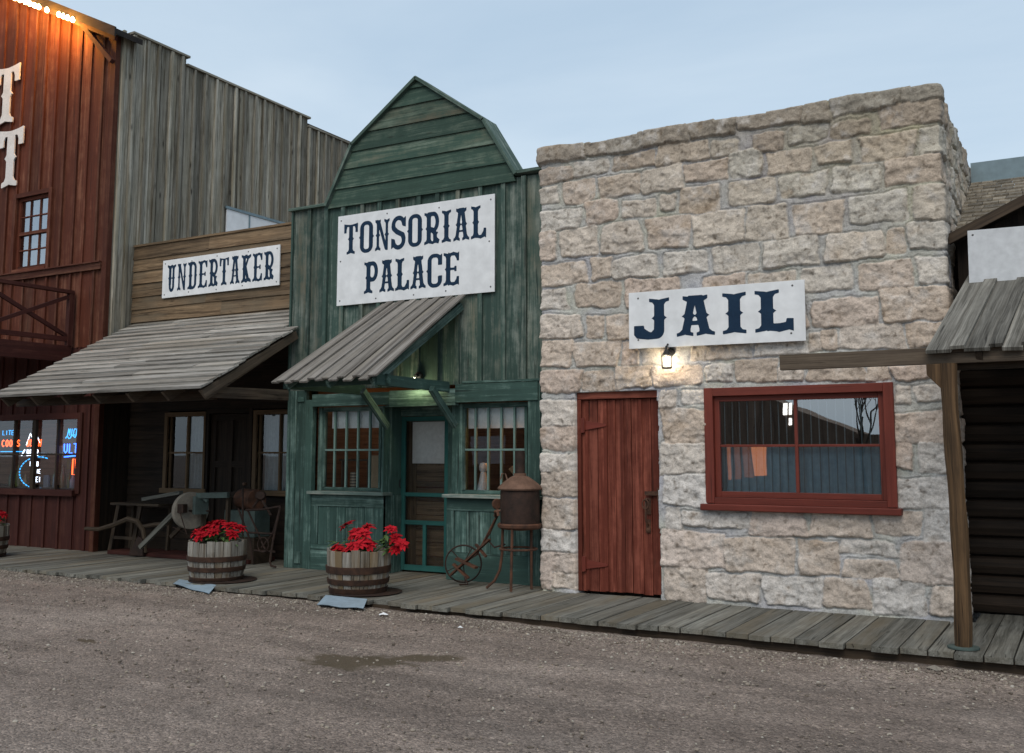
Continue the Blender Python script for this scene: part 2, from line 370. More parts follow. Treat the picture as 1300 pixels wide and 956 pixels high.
# ------------------------------------------------------------------ numpy noise
def vnoise(x, y, seed=0):
    r_ = np.random.RandomState(seed); T = r_.rand(256, 256)
    xi = np.floor(x).astype(int); yi = np.floor(y).astype(int); fx = x-xi; fy = y-yi
    fx = fx*fx*(3-2*fx); fy = fy*fy*(3-2*fy); g = lambda a, b: T[a % 256, b % 256]
    return (g(xi, yi)*(1-fx)+g(xi+1, yi)*fx)*(1-fy)+(g(xi, yi+1)*(1-fx)+g(xi+1, yi+1)*fx)*fy
def fbm(x, y, s, oct=4, seed=0, rough=.5):
    a = 1; t = 0; n = 0
    for i in range(oct):
        t = t+a*(vnoise(x*s+13.7*i, y*s+7.1*i, seed+i)-.5); n += a; a *= rough; s *= 2.03
    return t/n*2
def gz(x, y):
    """height of the ground: it meets the boardwalk a little lower towards the right"""
    s = np.clip((x+9.5)/8.0, 0, 1); return -.05-.065*s
def grid_mesh(name, X, Y, Z, mat, attrs=None, keep=None, smooth=True):
    nr, nc = X.shape; idx = np.arange(nr*nc).reshape(nr, nc)
    q = np.stack([idx[:-1, :-1], idx[:-1, 1:], idx[1:, 1:], idx[1:, :-1]], -1).reshape(-1, 4)
    if keep is not None: q = q[keep.reshape(-1)]
    me = bpy.data.meshes.new(name); me.vertices.add(nr*nc)
    me.vertices.foreach_set('co', np.stack([X, Y, Z], -1).reshape(-1).astype('f'))
    me.loops.add(len(q)*4); me.polygons.add(len(q))
    me.loops.foreach_set('vertex_index', q.reshape(-1).astype('i')); me.polygons.foreach_set('loop_start', (np.arange(len(q))*4).astype('i'))
    me.polygons.foreach_set('use_smooth', np.full(len(q), smooth)); me.update(calc_edges=True); me.validate()
    for k, v in (attrs or {}).items():
        a = me.attributes.new(k, 'FLOAT_COLOR', 'POINT'); a.data.foreach_set('color', v.reshape(-1).astype('f'))
    me.materials.append(mat)
    o = bpy.data.objects.new(name, me); COL.objects.link(o); return o
# ------------------------------------------------------------------ ground
def ground_mat():
    m, nt, b, out = newmat('gravel_ground')
    P = N(nt, 'ShaderNodeNewGeometry').outputs['Position']
    big = noise(nt, P, .55, 5, .6); mid = noise(nt, mapping(nt, P, (1, 1.6, 1)), 3.2, 5, .65); fine = noise(nt, P, 55, 4, .7)
    v1 = N(nt, 'ShaderNodeTexVoronoi'); nt.links.new(P, v1.inputs['Vector']); v1.inputs['Scale'].default_value = 80
    v2 = N(nt, 'ShaderNodeTexVoronoi'); nt.links.new(P, v2.inputs['Vector']); v2.inputs['Scale'].default_value = 38
    s1 = N(nt, 'ShaderNodeSeparateColor'); nt.links.new(v1.outputs['Color'], s1.inputs[0])
    s2 = N(nt, 'ShaderNodeSeparateColor'); nt.links.new(v2.outputs['Color'], s2.inputs[0])
    rb = ramp(nt, [(.3, (.218, .172, .143)), (.5, (.282, .226, .190)), (.7, (.35, .288, .246))]); nt.links.new(big, rb.inputs[0])
    col = mixc(nt, 1., rb.outputs[0], ramp_lin(nt, mid, .72, 1.), 'MULTIPLY')
    lane = ramp(nt, [(.3, .68), (.5, .95), (.7, 1.2)]); nt.links.new(noise(nt, mapping(nt, P, (.22, 2.1, 1)), 1.0, 3, .5), lane.inputs[0]); col = mixc(nt, 1., col, lane.outputs[0], 'MULTIPLY')
    rs = ramp(nt, [(0., .55), (.5, .92), (.85, 1.12), (1., 1.45)]); nt.links.new(s1.outputs[0], rs.inputs[0])
    col = mixc(nt, 1., col, rs.outputs[0], 'MULTIPLY')
    rs2 = ramp(nt, [(0., .6), (.12, .95), (.9, 1.), (1., 1.5)]); nt.links.new(s2.outputs[0], rs2.inputs[0])
    col = mixc(nt, .8, col, rs2.outputs[0], 'MULTIPLY')
    # wet muddy hollows
    wet = None
    for cx, cy, rx, ry, an in ((-4.62, 5.85, .46, .26, .35), (-4.25, 6.2, .36, .15, .6), (-6.9, 5.38, .16, .06, -.2)):
        mp_ = N(nt, 'ShaderNodeMapping', vector_type='TEXTURE'); mp_.inputs['Location'].default_value = (cx, cy, -.1)
        mp_.inputs['Rotation'].default_value = (0, 0, an); mp_.inputs['Scale'].default_value = (rx, ry, 1); nt.links.new(P, mp_.inputs['Vector'])
        ln = N(nt, 'ShaderNodeVectorMath', operation='LENGTH'); nt.links.new(mp_.outputs[0], ln.inputs[0])
        d = math_(nt, 'ADD', ln.outputs['Value'], math_(nt, 'MULTIPLY_ADD', mid, 2.2, -1.1))
        rr = ramp(nt, [(.70, 1.), (1.12, 0.)]); nt.links.new(d, rr.inputs[0])
        wet = rr.outputs[0] if wet is None else math_(nt, 'MAXIMUM', wet, rr.outputs[0])
    col = mixc(nt, math_(nt, 'MULTIPLY', wet, .88), col, (.062, .046, .026))
    nt.links.new(col, b.inputs['Base Color'])
    nt.links.new(math_(nt, 'MULTIPLY_ADD', wet, -.3, .9), b.inputs['Roughness']); b.inputs['Specular IOR Level'].default_value = .3
    hh = math_(nt, 'MULTIPLY_ADD', v1.outputs['Distance'], -1.1, math_(nt, 'MULTIPLY_ADD', v2.outputs['Distance'], -.9, math_(nt, 'MULTIPLY', fine, .5)))
    bp = N(nt, 'ShaderNodeBump'); bp.inputs['Distance'].default_value = .013
    nt.links.new(math_(nt, 'MULTIPLY_ADD', wet, -.55, .8), bp.inputs['Strength']); nt.links.new(hh, bp.inputs['Height']); nt.links.new(bp.outputs[0], b.inputs['Normal'])
    return m
def axis_pts(a, lo, hi, b, step):
    m_ = np.arange(lo, hi, step); l = lo-np.cumsum(step*1.35**np.arange(1, 40)); r_ = hi+np.cumsum(step*1.35**np.arange(1, 40))
    return np.concatenate([[a], l[l > a][::-1], m_, r_[r_ < b], [b]])
xs = axis_pts(-600, -16, 2.5, 600, .035); ys = axis_pts(-600, 3, 8.1, 600, .035)
GX, GY = np.meshgrid(xs, ys)
near = ((GX > -17) & (GX < 3) & (GY > 2) & (GY < 9)).astype(float)
tr = .018*np.exp(-((GY-6.9-.05*GX)/.16)**2)+.016*np.exp(-((GY-5.3-.05*GX)/.2)**2)
GZ = gz(GX, GY)+near*(fbm(GX, GY, 1.1, 5, 3)*.022+fbm(GX, GY, 9, 3, 9)*.007-tr+.018*np.exp(-((GY-7.6)/.22)**2))
GZ = np.where(GY > 7.95, np.minimum(GZ, -.2), GZ)
g = grid_mesh('ground', GX, GY, GZ, ground_mat()); g['kind'] = 'structure'
# loose gravel lying on it
def pebbles():
    r_ = np.random.RandomState(5); n = 19000
    x = r_.uniform(-14, .6, n); y = np.where(r_.rand(n) < .55, 7.74-np.abs(r_.normal(0, .23, n)), r_.uniform(3.6, 7.7, n))
    sz = .0045+.0105*r_.rand(n)**4
    ph = (1+5**.5)/2
    V = np.array([(-1, ph, 0), (1, ph, 0), (-1, -ph, 0), (1, -ph, 0), (0, -1, ph), (0, 1, ph), (0, -1, -ph), (0, 1, -ph), (ph, 0, -1), (ph, 0, 1), (-ph, 0, -1), (-ph, 0, 1)])/1.9
    Fc = np.array([(0, 11, 5), (0, 5, 1), (0, 1, 7), (0, 7, 10), (0, 10, 11), (1, 5, 9), (5, 11, 4), (11, 10, 2), (10, 7, 6), (7, 1, 8), (3, 9, 4), (3, 4, 2), (3, 2, 6), (3, 6, 8), (3, 8, 9), (4, 9, 5), (2, 4, 11), (6, 2, 10), (8, 6, 7), (9, 8, 1)])
    sc = r_.uniform(.6, 1.4, (n, 1, 3))*sz[:, None, None]; sc[:, :, 2] *= .7
    a = r_.uniform(0, 6.28, n); ca, sa = np.cos(a)[:, None], np.sin(a)[:, None]
    vv = V[None]*sc*(1+r_.uniform(-.2, .2, (n, 12, 1)))
    xx = vv[..., 0]*ca-vv[..., 1]*sa; yy = vv[..., 0]*sa+vv[..., 1]*ca
    z = gz(x, y)+fbm(x, y, 1.1, 5, 3)*.022+.018*np.exp(-((y-7.6)/.22)**2)+sz*.25
    co = np.stack([xx+x[:, None], yy+y[:, None], vv[..., 2]+z[:, None]], -1).reshape(-1, 3)
    fa = (Fc[None]+(np.arange(n)*12)[:, None, None]).reshape(-1, 3)
    me = bpy.data.meshes.new('gravel'); me.from_pydata(co.tolist(), [], fa.tolist())
    c = np.repeat(r_.rand(n), 12); a_ = me.attributes.new('tint', 'FLOAT_COLOR', 'POINT')
    a_.data.foreach_set('color', np.stack([c, np.repeat(r_.rand(n), 12), c, c*0+1], -1).astype('f').ravel())
    m, nt, b, out = newmat('loose_gravel'); t = N(nt, 'ShaderNodeAttribute', attribute_name='tint'); s = N(nt, 'ShaderNodeSeparateColor'); nt.links.new(t.outputs['Color'], s.inputs[0])
    rr = ramp(nt, [(0, (.10, .08, .062)), (.5, (.21, .175, .145)), (.85, (.29, .25, .20)), (1, (.40, .37, .32))]); nt.links.new(s.outputs[0], rr.inputs[0])
    nt.links.new(rr.outputs[0], b.inputs['Base Color']); b.inputs['Roughness'].default_value = .9
    me.materials.append(m); o = bpy.data.objects.new('gravel', me); COL.objects.link(o); o['kind'] = 'stuff'
pebbles()
# ------------------------------------------------------------------ boardwalk
mb = MB()
x = -17.0; fz = FZ(0)
while x < 3.0:
    wd = .185*rng.uniform(.93, 1.07); y0 = 7.80+rng.uniform(-.03, .03)+(.03 if rng.random() < .15 else 0)
    z1 = rng.uniform(-.004, .003); th = .04; sk = rng.uniform(-.006, .006)+.028*max(0, (x+3)/3)
    y1 = 9.28 if -4.85 < x < -.95 else 10.4
    mb.poly(fz, [(x+.005, y0), (x+wd-.005, y0+rng.uniform(-.006, .006)), (x+wd-.005+sk, y1), (x+.005+sk, y1)], -th, z1, 'v')
    x += wd
mb.build('boardwalk', M['deck'], kind='structure')
mb = MB(); mb.box(F2(7.86), -17, 3, -.30, -.042, -.05, 0, 'u'); mb.box(F2(9.0), -17, 3, -.30, -.042, -.05, 0, 'u')
mb.build('boardwalk_joist', M['brown_dark'], kind='structure')

# ------------------------------------------------------------------ the stone jail
jail = thing('stone_building', 'flat-roofed jail of rough pinkish limestone blocks with a red plank door and red window', 'building', (-2.9, 9.25, 0))
STONES = [(-4.86,-4.36,4.46,4.63), (-4.34,-4.08,4.47,4.64), (-4.07,-3.70,4.46,4.63), (-3.68,-3.21,4.46,4.62), (-3.20,-2.70,4.48,4.63), (-2.69,-2.09,4.49,4.64), (-2.08,-1.84,4.45,4.62), (-1.82,-1.23,4.47,4.62), (-1.21,-0.90,4.49,4.64), (-4.87,-4.48,4.26,4.40), (-4.46,-4.07,4.28,4.42), (-4.01,-3.57,4.29,4.43), (-3.53,-3.01,4.26,4.45), (-2.97,-2.70,4.28,4.42), (-2.55,-2.28,4.26,4.42), (-2.22,-1.88,4.29,4.43), (-1.84,-1.49,4.27,4.41), (-1.39,-0.89,4.30,4.47), (-4.88,-4.66,4.04,4.21), (-4.58,-4.23,4.00,4.24), (-4.17,-3.73,4.01,4.23), (-3.71,-3.27,4.00,4.24), (-3.24,-2.81,4.05,4.23), (-2.78,-2.48,4.03,4.29), (-2.43,-2.02,4.01,4.23), (-1.97,-1.66,4.04,4.23), (-1.57,-1.12,4.01,4.24), (-1.07,-0.88,4.01,4.25), (-4.90,-4.40,3.73,3.95), (-4.33,-3.98,3.75,3.99), (-3.91,-3.56,3.76,3.94), (-3.50,-3.35,3.80,3.96), (-3.30,-2.90,3.75,3.99), (-2.80,-2.36,3.76,3.99), (-2.30,-1.89,3.78,3.98), (-1.83,-1.43,3.76,3.99), (-1.38,-0.90,3.76,3.99), (-4.89,-4.68,3.42,3.73), (-4.62,-4.21,3.43,3.72), (-4.15,-3.72,3.41,3.72), (-3.65,-3.21,3.42,3.73), (-3.16,-2.68,3.41,3.72), (-2.64,-2.25,3.41,3.73), (-2.18,-1.76,3.41,3.69), (-1.69,-1.20,3.46,3.71), (-1.14,-0.87,3.43,3.73), (-4.91,-4.34,3.14,3.36), (-4.27,-4.05,3.17,3.38), (-4.03,-3.55,3.15,3.36), (-3.47,-3.05,3.15,3.36), (-2.97,-2.55,3.13,3.38), (-2.48,-1.99,3.14,3.39), (-1.90,-1.42,3.14,3.38), (-1.39,-1.24,3.16,3.39), (-1.20,-0.85,3.17,3.41), (-4.93,-4.57,2.89,3.10), (-4.46,-3.96,2.89,3.12), (-3.90,-3.34,2.85,3.12), (-3.08,-2.68,2.90,3.10), (-2.64,-2.20,2.89,3.09), (-2.13,-1.69,2.87,3.10), (-1.62,-1.19,2.85,3.09), (-1.13,-0.81,2.87,3.10), (-4.89,-4.39,2.58,2.83), (-4.32,-4.16,2.57,2.80), (-4.11,-3.68,2.54,2.79), (-3.59,-3.03,2.54,2.82), (-2.99,-2.12,2.54,2.81), (-2.05,-1.48,2.55,2.78), (-1.44,-0.87,2.56,2.84), (-4.89,-4.50,2.29,2.55), (-4.47,-3.98,2.28,2.53), (-3.94,-3.77,2.28,2.51), (-3.72,-3.43,2.27,2.47), (-3.21,-2.63,2.29,2.42), (-2.58,-2.12,2.30,2.44), (-2.09,-2.00,2.32,2.48), (-1.98,-1.84,2.33,2.52), (-1.81,-1.28,2.33,2.54), (-1.24,-0.91,2.33,2.53), (-4.91,-4.40,2.02,2.24), (-4.38,-4.03,2.03,2.23), (-4.01,-3.63,2.05,2.26), (-3.61,-3.13,2.05,2.23), (-3.08,-2.82,2.07,2.24), (-2.78,-2.40,2.06,2.26), (-2.37,-2.15,2.05,2.18), (-2.11,-1.62,2.05,2.18), (-1.60,-1.41,2.05,2.16), (-1.38,-1.07,2.04,2.16), (-1.04,-0.90,2.04,2.24), (-4.90,-4.46,1.68,1.94), (-4.92,-4.47,1.43,1.67), (-4.93,-4.56,1.20,1.38), (-4.55,-4.45,1.21,1.38), (-4.90,-4.45,0.95,1.19), (-4.93,-4.45,0.62,0.93), (-4.93,-4.45,0.41,0.61), (-4.94,-4.73,0.02,0.39), (-4.72,-4.45,0.20,0.39), (-4.72,-4.45,0.03,0.19), (-3.55,-3.39,1.83,1.99), (-3.32,-3.06,1.86,1.99), (-3.52,-3.07,1.49,1.81), (-3.55,-3.07,1.21,1.48), (-3.52,-3.08,0.91,1.19), (-3.50,-3.36,0.68,0.88), (-3.34,-2.66,0.71,0.86), (-2.66,-2.19,0.65,0.88), (-3.55,-2.94,0.33,0.66), (-2.93,-2.29,0.31,0.62), (-2.24,-1.90,0.31,0.62), (-3.53,-3.12,-0.00,0.32), (-3.11,-2.62,0.03,0.28), (-2.57,-2.05,0.02,0.27), (-2.14,-1.62,0.66,0.88), (-1.58,-1.21,0.69,0.89), (-1.17,-0.95,0.65,0.90), (-1.88,-1.41,0.51,0.63), (-1.86,-1.42,0.32,0.46), (-1.38,-0.94,0.30,0.64), (-2.04,-1.66,0.04,0.29), (-1.62,-1.20,0.02,0.31), (-1.15,-0.88,0.03,0.28), (-1.36,-1.25,1.83,1.99), (-1.21,-0.94,1.85,1.99), (-1.38,-0.94,1.49,1.76), (-1.40,-1.26,1.27,1.51), (-1.19,-0.91,1.23,1.49), (-1.39,-0.92,0.92,1.19)]

YB, XL, XR = 9.235, -4.845, -.925
def stone_wall():
    r_ = np.random.RandomState(11)
    uf = np.arange(0, XR-XL+.004, .0088); ul = -np.arange(.02, .40, .02)[::-1]; ur = (XR-XL)+np.concatenate([np.arange(.012, .5, .012), np.arange(.5, 3.75, .022)])
    u = np.concatenate([ul, uf, ur]); z = np.concatenate([np.arange(-.06, 4.60, .0088), [4.606]])
    U, Z = np.meshgrid(u, z); H = np.zeros_like(U)
    wu = U+fbm(U, Z, 7, 5, 21, .6)*.032; wz = Z+fbm(U, Z, 7, 5, 31, .6)*.026+fbm(U, Z, 1.2, 2, 41)*.02
    mort = .020+fbm(U, Z, 10, 4, 51)*.013+fbm(U, Z, 60, 2, 55)*.002
    # colours
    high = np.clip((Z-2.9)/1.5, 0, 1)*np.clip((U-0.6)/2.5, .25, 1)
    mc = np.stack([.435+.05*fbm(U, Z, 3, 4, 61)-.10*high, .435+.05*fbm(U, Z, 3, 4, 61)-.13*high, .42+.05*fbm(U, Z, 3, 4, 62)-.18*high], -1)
    H[:] = mort; best = np.full_like(U, -1.); colr = mc.copy(); sm = np.zeros_like(U)
    rects = [(a-XL, b-XL, c, d) for a, b, c, d in STONES]
    rects = [(a, b+(r_.uniform(.12, .45) if b > XR-XL-.12 else 0), c, d) for a, b, c, d in rects]
    rects = [(a-(r_.uniform(.1, .3) if a < .06 else 0), b, c, d) for a, b, c, d in rects]
    # courses of the side wall
    zz = -.03
    while zz < 4.6:
        hh = r_.uniform(.2, .33); hh = min(hh, 4.60-zz)
        uu = XR-XL+r_.uniform(.3, .5)
        while uu < 7.6:
            ww = r_.uniform(.25, .6); rects.append((uu, uu+ww-.04, zz+.015, zz+hh-.025)); uu += ww
        zz += hh
    pal = [(.49, .385, .325), (.51, .415, .355), (.52, .455, .40), (.54, .50, .46), (.45, .36, .29), (.49, .40, .33), (.56, .53, .50)]
    for k, (a, b, c, d) in enumerate(rects):
        i0, i1 = np.searchsorted(z, [c-.06, d+.06]); j0, j1 = np.searchsorted(u, [a-.06, b+.06])
        if i1 <= i0 or j1 <= j0: continue
        s_ = np.s_[i0:i1, j0:j1]; X = wu[s_]; Y = wz[s_]
        cx, cz, hx, hz = (a+b)/2, (c+d)/2, (b-a)/2+r_.uniform(.008, .018), (d-c)/2+r_.uniform(.006, .015)
        rot = r_.uniform(-.03, .03); px = (X-cx)+rot*(Y-cz); pz = (Y-cz)-rot*(X-cx)
        tp = 1+r_.uniform(-.10, .10)*pz/hz; px = px/tp; tq = 1+r_.uniform(-.10, .10)*px/hx; pz = pz/tq
        rad = min(r_.uniform(.012, .045), hx*.8, hz*.8)
        qx = np.abs(px)-(hx-rad); qz = np.abs(pz)-(hz-rad)
        sd = np.minimum(np.maximum(qx, qz), 0)+np.hypot(np.maximum(qx, 0), np.maximum(qz, 0))-rad
        ins = -sd
        p = r_.uniform(.027, .043)+(.02 if k < 9 else 0)
        gx, gzz = r_.uniform(-.035, .035), r_.uniform(-.06, .03)
        chip = fbm(X+k*3.1, Y, 5.5, 4, 71+k % 5, .62); fine = fbm(X, Y+k*1.7, 26, 4, 77, .6)
        face = p+gx*px+gzz*pz+chip*.030+fine*.008-.010*np.abs(fbm(X+k, Y-k, 9, 3, 191))-.02*np.maximum(0, np.abs(fbm(X+k, Y+k, 3.5, 2, 90+k % 3))-.35)
        # chisel ledges
        led = np.tanh((fbm(X+k*1.3, Y*2.2+k, 3.2, 3, 99))*9)*.006
        hS = mort[s_]*.3+(face+led-mort[s_]*.3)*np.clip(ins/.016, 0, 1)**.45
        hS = np.where(ins > 0, np.maximum(hS, mort[s_]*.55), 0)
        cur = H[s_]; take = (ins > 0) & ((hS > cur) | (ins > best[s_])) & (ins > best[s_])
        gut = (ins <= 0) & (ins > -.009) & (best[s_] < 0)
        cur = np.where(gut, np.minimum(cur, cur*.45), cur)
        H[s_] = np.where(take, hS, cur); best[s_] = np.where(take, ins, best[s_])
        base = np.array(pal[r_.randint(len(pal))])*r_.uniform(.90, 1.08)
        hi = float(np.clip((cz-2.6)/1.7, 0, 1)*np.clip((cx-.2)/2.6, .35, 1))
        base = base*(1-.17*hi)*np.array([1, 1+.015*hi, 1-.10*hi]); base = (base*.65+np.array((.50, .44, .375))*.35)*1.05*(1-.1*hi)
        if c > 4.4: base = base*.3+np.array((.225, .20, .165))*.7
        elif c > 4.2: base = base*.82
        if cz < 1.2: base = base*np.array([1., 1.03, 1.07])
        v = fbm(X+k, Y, 4, 4, 101); v2 = fbm(X, Y+k, 17, 4, 111); pt = np.clip(fbm(X+k, Y, 26, 3, 121)-.24, 0, 1)*2.0; wh = np.clip(fbm(X+2*k, Y+k, 7, 5, 131, .65)-.12, 0, 1)*1.9
        rs = np.clip(fbm(X-k, Y+2*k, 5, 4, 141)-.3, 0, 1)*1.5
        cc = base[None, None]*(1+.12*v+.13*v2)[..., None]
        cc = cc*(1-.75*np.clip(pt, 0, 1))[..., None]+np.array((.10, .075, .05))*(.75*np.clip(pt, 0, 1))[..., None]
        cc = cc*(1-.6*np.clip(wh, 0, 1))[..., None]+np.array((.60, .57, .54))*(.6*np.clip(wh, 0, 1))[..., None]
        cc = cc*(1-.6*np.clip(rs, 0, 1))[..., None]+np.array((.29, .195, .11))*(.6*np.clip(rs, 0, 1))[..., None]
        sub = colr[s_]; edge = np.clip(ins/.006, 0, 1)*take
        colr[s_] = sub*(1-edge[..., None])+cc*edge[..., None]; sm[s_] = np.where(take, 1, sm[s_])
    # recess line between stone and mortar
    near_e = (best < 0)
    # position: run round both corners
    Lf = XR-XL; rc = .035
    def path(q):
        X = np.where(q < 0, XL, np.where(q > Lf, XR, XL+q)); Y = np.where(q < 0, YB-q, np.where(q > Lf, YB+(q-Lf), YB))
        a = np.clip((q+rc)/(2*rc), 0, 1)*(math.pi/2)+math.pi; b = np.clip((q-Lf+rc)/(2*rc), 0, 1)*(math.pi/2)
        ang = a+b; return X, Y, np.cos(ang), np.sin(ang)
    PX, PY, NX, NY = path(U)
    top = np.clip((Z-4.4)/.2, 0, 1)
    Zt = Z+top*(fbm(U, U*0, 1.6, 2, 151)*.022+.008*np.sign(fbm(U, U*0, 2.3, 1, 161)))+top*.03
    X = PX+NX*H; Y = PY+NY*H
    # cap: fold back
    capX = [X]; capY = [Y]; capZ = [Zt]; capC = [colr]
    for d, dz in ((.015, .010), (.07, .016), (.18, .012), (.34, .006), (.36, -.3)):
        capX.append((PX-NX*d+NX*H*max(0, 1-d*6))[-1:]); capY.append((PY-NY*d+NY*H*max(0, 1-d*6))[-1:]); capZ.append(Zt[-1:]+dz); capC.append(colr[-1:]*.95)
    X, Y, Zt, cl = [np.concatenate(q) for q in (capX, capY, capZ, capC)]
    uu = np.concatenate([U, np.repeat(U[-1:], 5, 0)])+0; zq = np.concatenate([Z, np.repeat(Z[-1:]+1, 5, 0)])
    wob = fbm(uu*0, zq, 5, 3, 171)*.022
    door = (uu > -4.475-XL) & (uu < -3.575-XL+wob) & (zq < 2.015)
    win = (uu > -3.03-XL) & (uu < -1.44-XL) & (zq > .95) & (zq < 1.97)
    hole = door | win
    keep = ~(hole[:-1, :-1] & hole[:-1, 1:] & hole[1:, 1:] & hole[1:, :-1])
    # push the rim vertices of the holes back into the wall so that the reveals have depth
    rim = np.zeros_like(hole)
    hp = np.pad(hole, 1)
    inner = hole & (~hp[:-2, 1:-1] | ~hp[2:, 1:-1] | ~hp[1:-1, :-2] | ~hp[1:-1, 2:] | ~hp[:-2, :-2] | ~hp[2:, 2:] | ~hp[2:, :-2] | ~hp[:-2, 2:])
    Y = np.where(inner, YB+.16, Y); cl = np.where(inner[..., None], np.array((.33, .325, .315)), cl)
    rgba = np.concatenate([cl, np.ones(cl.shape[:2]+(1,))], -1)
    m, nt, b, out = newmat('rough_limestone')
    ca = N(nt, 'ShaderNodeAttribute', attribute_name='col'); P = N(nt, 'ShaderNodeNewGeometry').outputs['Position']
    n1 = noise(nt, P, 70, 5, .7); n2 = noise(nt, P, 22, 5, .65); vo = N(nt, 'ShaderNodeTexVoronoi'); nt.links.new(P, vo.inputs['Vector']); vo.inputs['Scale'].default_value = 75
    r1 = ramp(nt, [(.3, .66), (.5, 1.), (.72, 1.16)]); nt.links.new(n1, r1.inputs[0]); r2 = ramp(nt, [(.32, .82), (.6, 1.07)]); nt.links.new(n2, r2.inputs[0])
    col = mixc(nt, 1., mixc(nt, 1., ca.outputs['Color'], r1.outputs[0], 'MULTIPLY'), r2.outputs[0], 'MULTIPLY')
    nt.links.new(col, b.inputs['Base Color']); b.inputs['Roughness'].default_value = .92; b.inputs['Specular IOR Level'].default_value = .2
    bp = N(nt, 'ShaderNodeBump'); bp.inputs['Strength'].default_value = .6; bp.inputs['Distance'].default_value = .007
    nt.links.new(math_(nt, 'MULTIPLY_ADD', n1, .6, math_(nt, 'MULTIPLY_ADD', n2, .9, math_(nt, 'MULTIPLY', vo.outputs['Distance'], .5))), bp.inputs['Height']); nt.links.new(bp.outputs[0], b.inputs['Normal'])
    ox, oy, oz = jail.location
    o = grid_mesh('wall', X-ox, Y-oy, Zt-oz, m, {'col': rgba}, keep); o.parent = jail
    return o
stone_wall()
mb = MB(); mb.box(FZ(4.35), XL+.02, XR-.02, YB+.30, 13.0, -.05, 0, 'v'); mb.box(F2(13.0), XL, XR, 0, 4.6, -.2, 0, 'u'); mb.build('roof', M['roof_grey'], jail)
# interior box
def room(parent, x0, x1, y0, y1, z0, z1, mat, name='interior_wall'):
    mb = MB(); t = .05
    mb.box(FZ(z0), x0, x1, y0, y1, -t, 0, 'u'); mb.box(FZ(z1), x0, x1, y0, y1, 0, t, 'u')
    mb.box(F2(y1), x0, x1, z0, z1, -t, 0, 'u'); mb.box(FX(x0), y0, y1, z0, z1, -t, 0, 'u'); mb.box(FX(x1), y0, y1, z0, z1, 0, t, 'u')
    return mb.build(name, mat, parent)
room(jail, -4.6, -1.2, 9.47, 12.4, .03, 2.9, M['dark_in'])
# red plank door
FD = F2(9.315)
mb = MB()
e = [-4.465, -4.375, -4.255, -4.17, -4.08, -3.985, -3.89, -3.79, -3.68, -3.56]
for a, b in zip(e[:-1], e[1:]):
    mb.box(FD, a+.003, b-.003, .025+rng.uniform(-.008, .01), 1.94, -.02, .012+rng.uniform(-.006, .008), 'v')
for u in (-4.375, -4.17, -4.08, -3.985, -3.79): mb.box(FD, u-.019, u+.019, .03, 1.935, .01, .028, 'v')
door = mb.build('door', M['door_red'], jail, bevel=.003)
mb = MB(); mb.box(FD, -4.47, -3.55, 1.945, 2.03, -.04, .055, 'u'); mb.box(FD, -4.475, -4.43, .02, 1.945, -.04, .05, 'v'); mb.build('door_frame', M['door_red'], jail, bevel=.003)
for z in (1.68, .285):
    mb = MB(); mb.poly(FD, [(-4.40, z-.05), (-4.16, z-.012), (-4.15, z), (-4.16, z+.012), (-4.40, z+.05)], .031, .037, 'u'); mb.box(FD, -4.445, -4.395, z-.075, z+.075, .03, .048, 'v')
    mb.tube([FD[0]+np.array((-4.395, -.052, z-.07)), FD[0]+np.array((-4.395, -.052, z+.07))], .008, 8)
    mb.build('hinge', M['trim_red'], door, bevel=.001)
mb = MB()
def PD(x, z, n): return np.array((x, FD[0][1]-n, z))
mb.box(FD, -3.75, -3.69, .80, .96, .012, .024, 'v'); mb.box(FD, -3.745, -3.60, .985, 1.025, .03, .045, 'u'); mb.box(FD, -3.615, -3.585, .93, 1.06, .03, .042, 'v')
mb.tube([PD(-3.72, .94, .02), PD(-3.72, .95, .06), PD(-3.72, .90, .085), PD(-3.72, .76, .085), PD(-3.72, .71, .06), PD(-3.72, .70, .02)], .011, 8)
mb.lathe([(0, -.01), (.024, -.008), (.026, .006), (.012, .014), (0, .015)], PD(-3.72, .645, .022), 14, (0, -1, 0)); mb.box(FD, -3.745, -3.695, .62, .75, .012, .02, 'v')
mb.tube([PD(-3.72+.032*math.cos(t), .90+.045*math.sin(t), .09) for t in np.linspace(0, 6.28, 13)[:-1]], .008, 6, closed=True)
mb.build('door_latch', M['rust'], door)
# window
FW = F2(9.178)
mb = MB()
for a in ((-3.09, -3.005, .93, 2.015), (-1.465, -1.38, .93, 2.015)): mb.box(FW, *a, -.09, 0, 'v')
mb.box(FW, -3.004, -1.466, 1.935, 2.013, -.09, .001, 'u'); mb.box(FW, -3.004, -1.466, .925, .985, -.09, -.002, 'u')
wf = mb.build('window', M['trim_red'], jail, bevel=.004)
mb = MB(); FS = F2(9.225)
for a in ((-3.004, -2.955, .986, 1.934), (-1.515, -1.466, .986, 1.934)): mb.box(FS, *a, -.05, 0, 'v')
mb.box(FS, -2.954, -1.516, 1.885, 1.933, -.05, .001, 'u'); mb.box(FS, -2.954, -1.516, .987, 1.04, -.05, .001, 'u')
mb.box(FS, -2.255, -2.225, 1.041, 1.884, -.045, -.006, 'v'); mb.box(FS, -2.954, -2.256, 1.455, 1.478, -.045, -.008, 'u'); mb.box(FS, -2.224, -1.516, 1.455, 1.478, -.045, -.008, 'u')
mb.build('frame', M['trim_red'], wf, bevel=.003)
mb = MB(); mb.poly(FW, [(-3.13, .865), (-1.345, .865), (-1.345, .925), (-3.13, .925)], -.06, .055, 'u'); mb.build('sill', M['trim_red'], wf, bevel=.008)
mb = MB(); mb.sheet(F2(9.25), -2.954, -1.516, 1.04, 1.886); mb.build('pane', M['glass_jail'], wf)
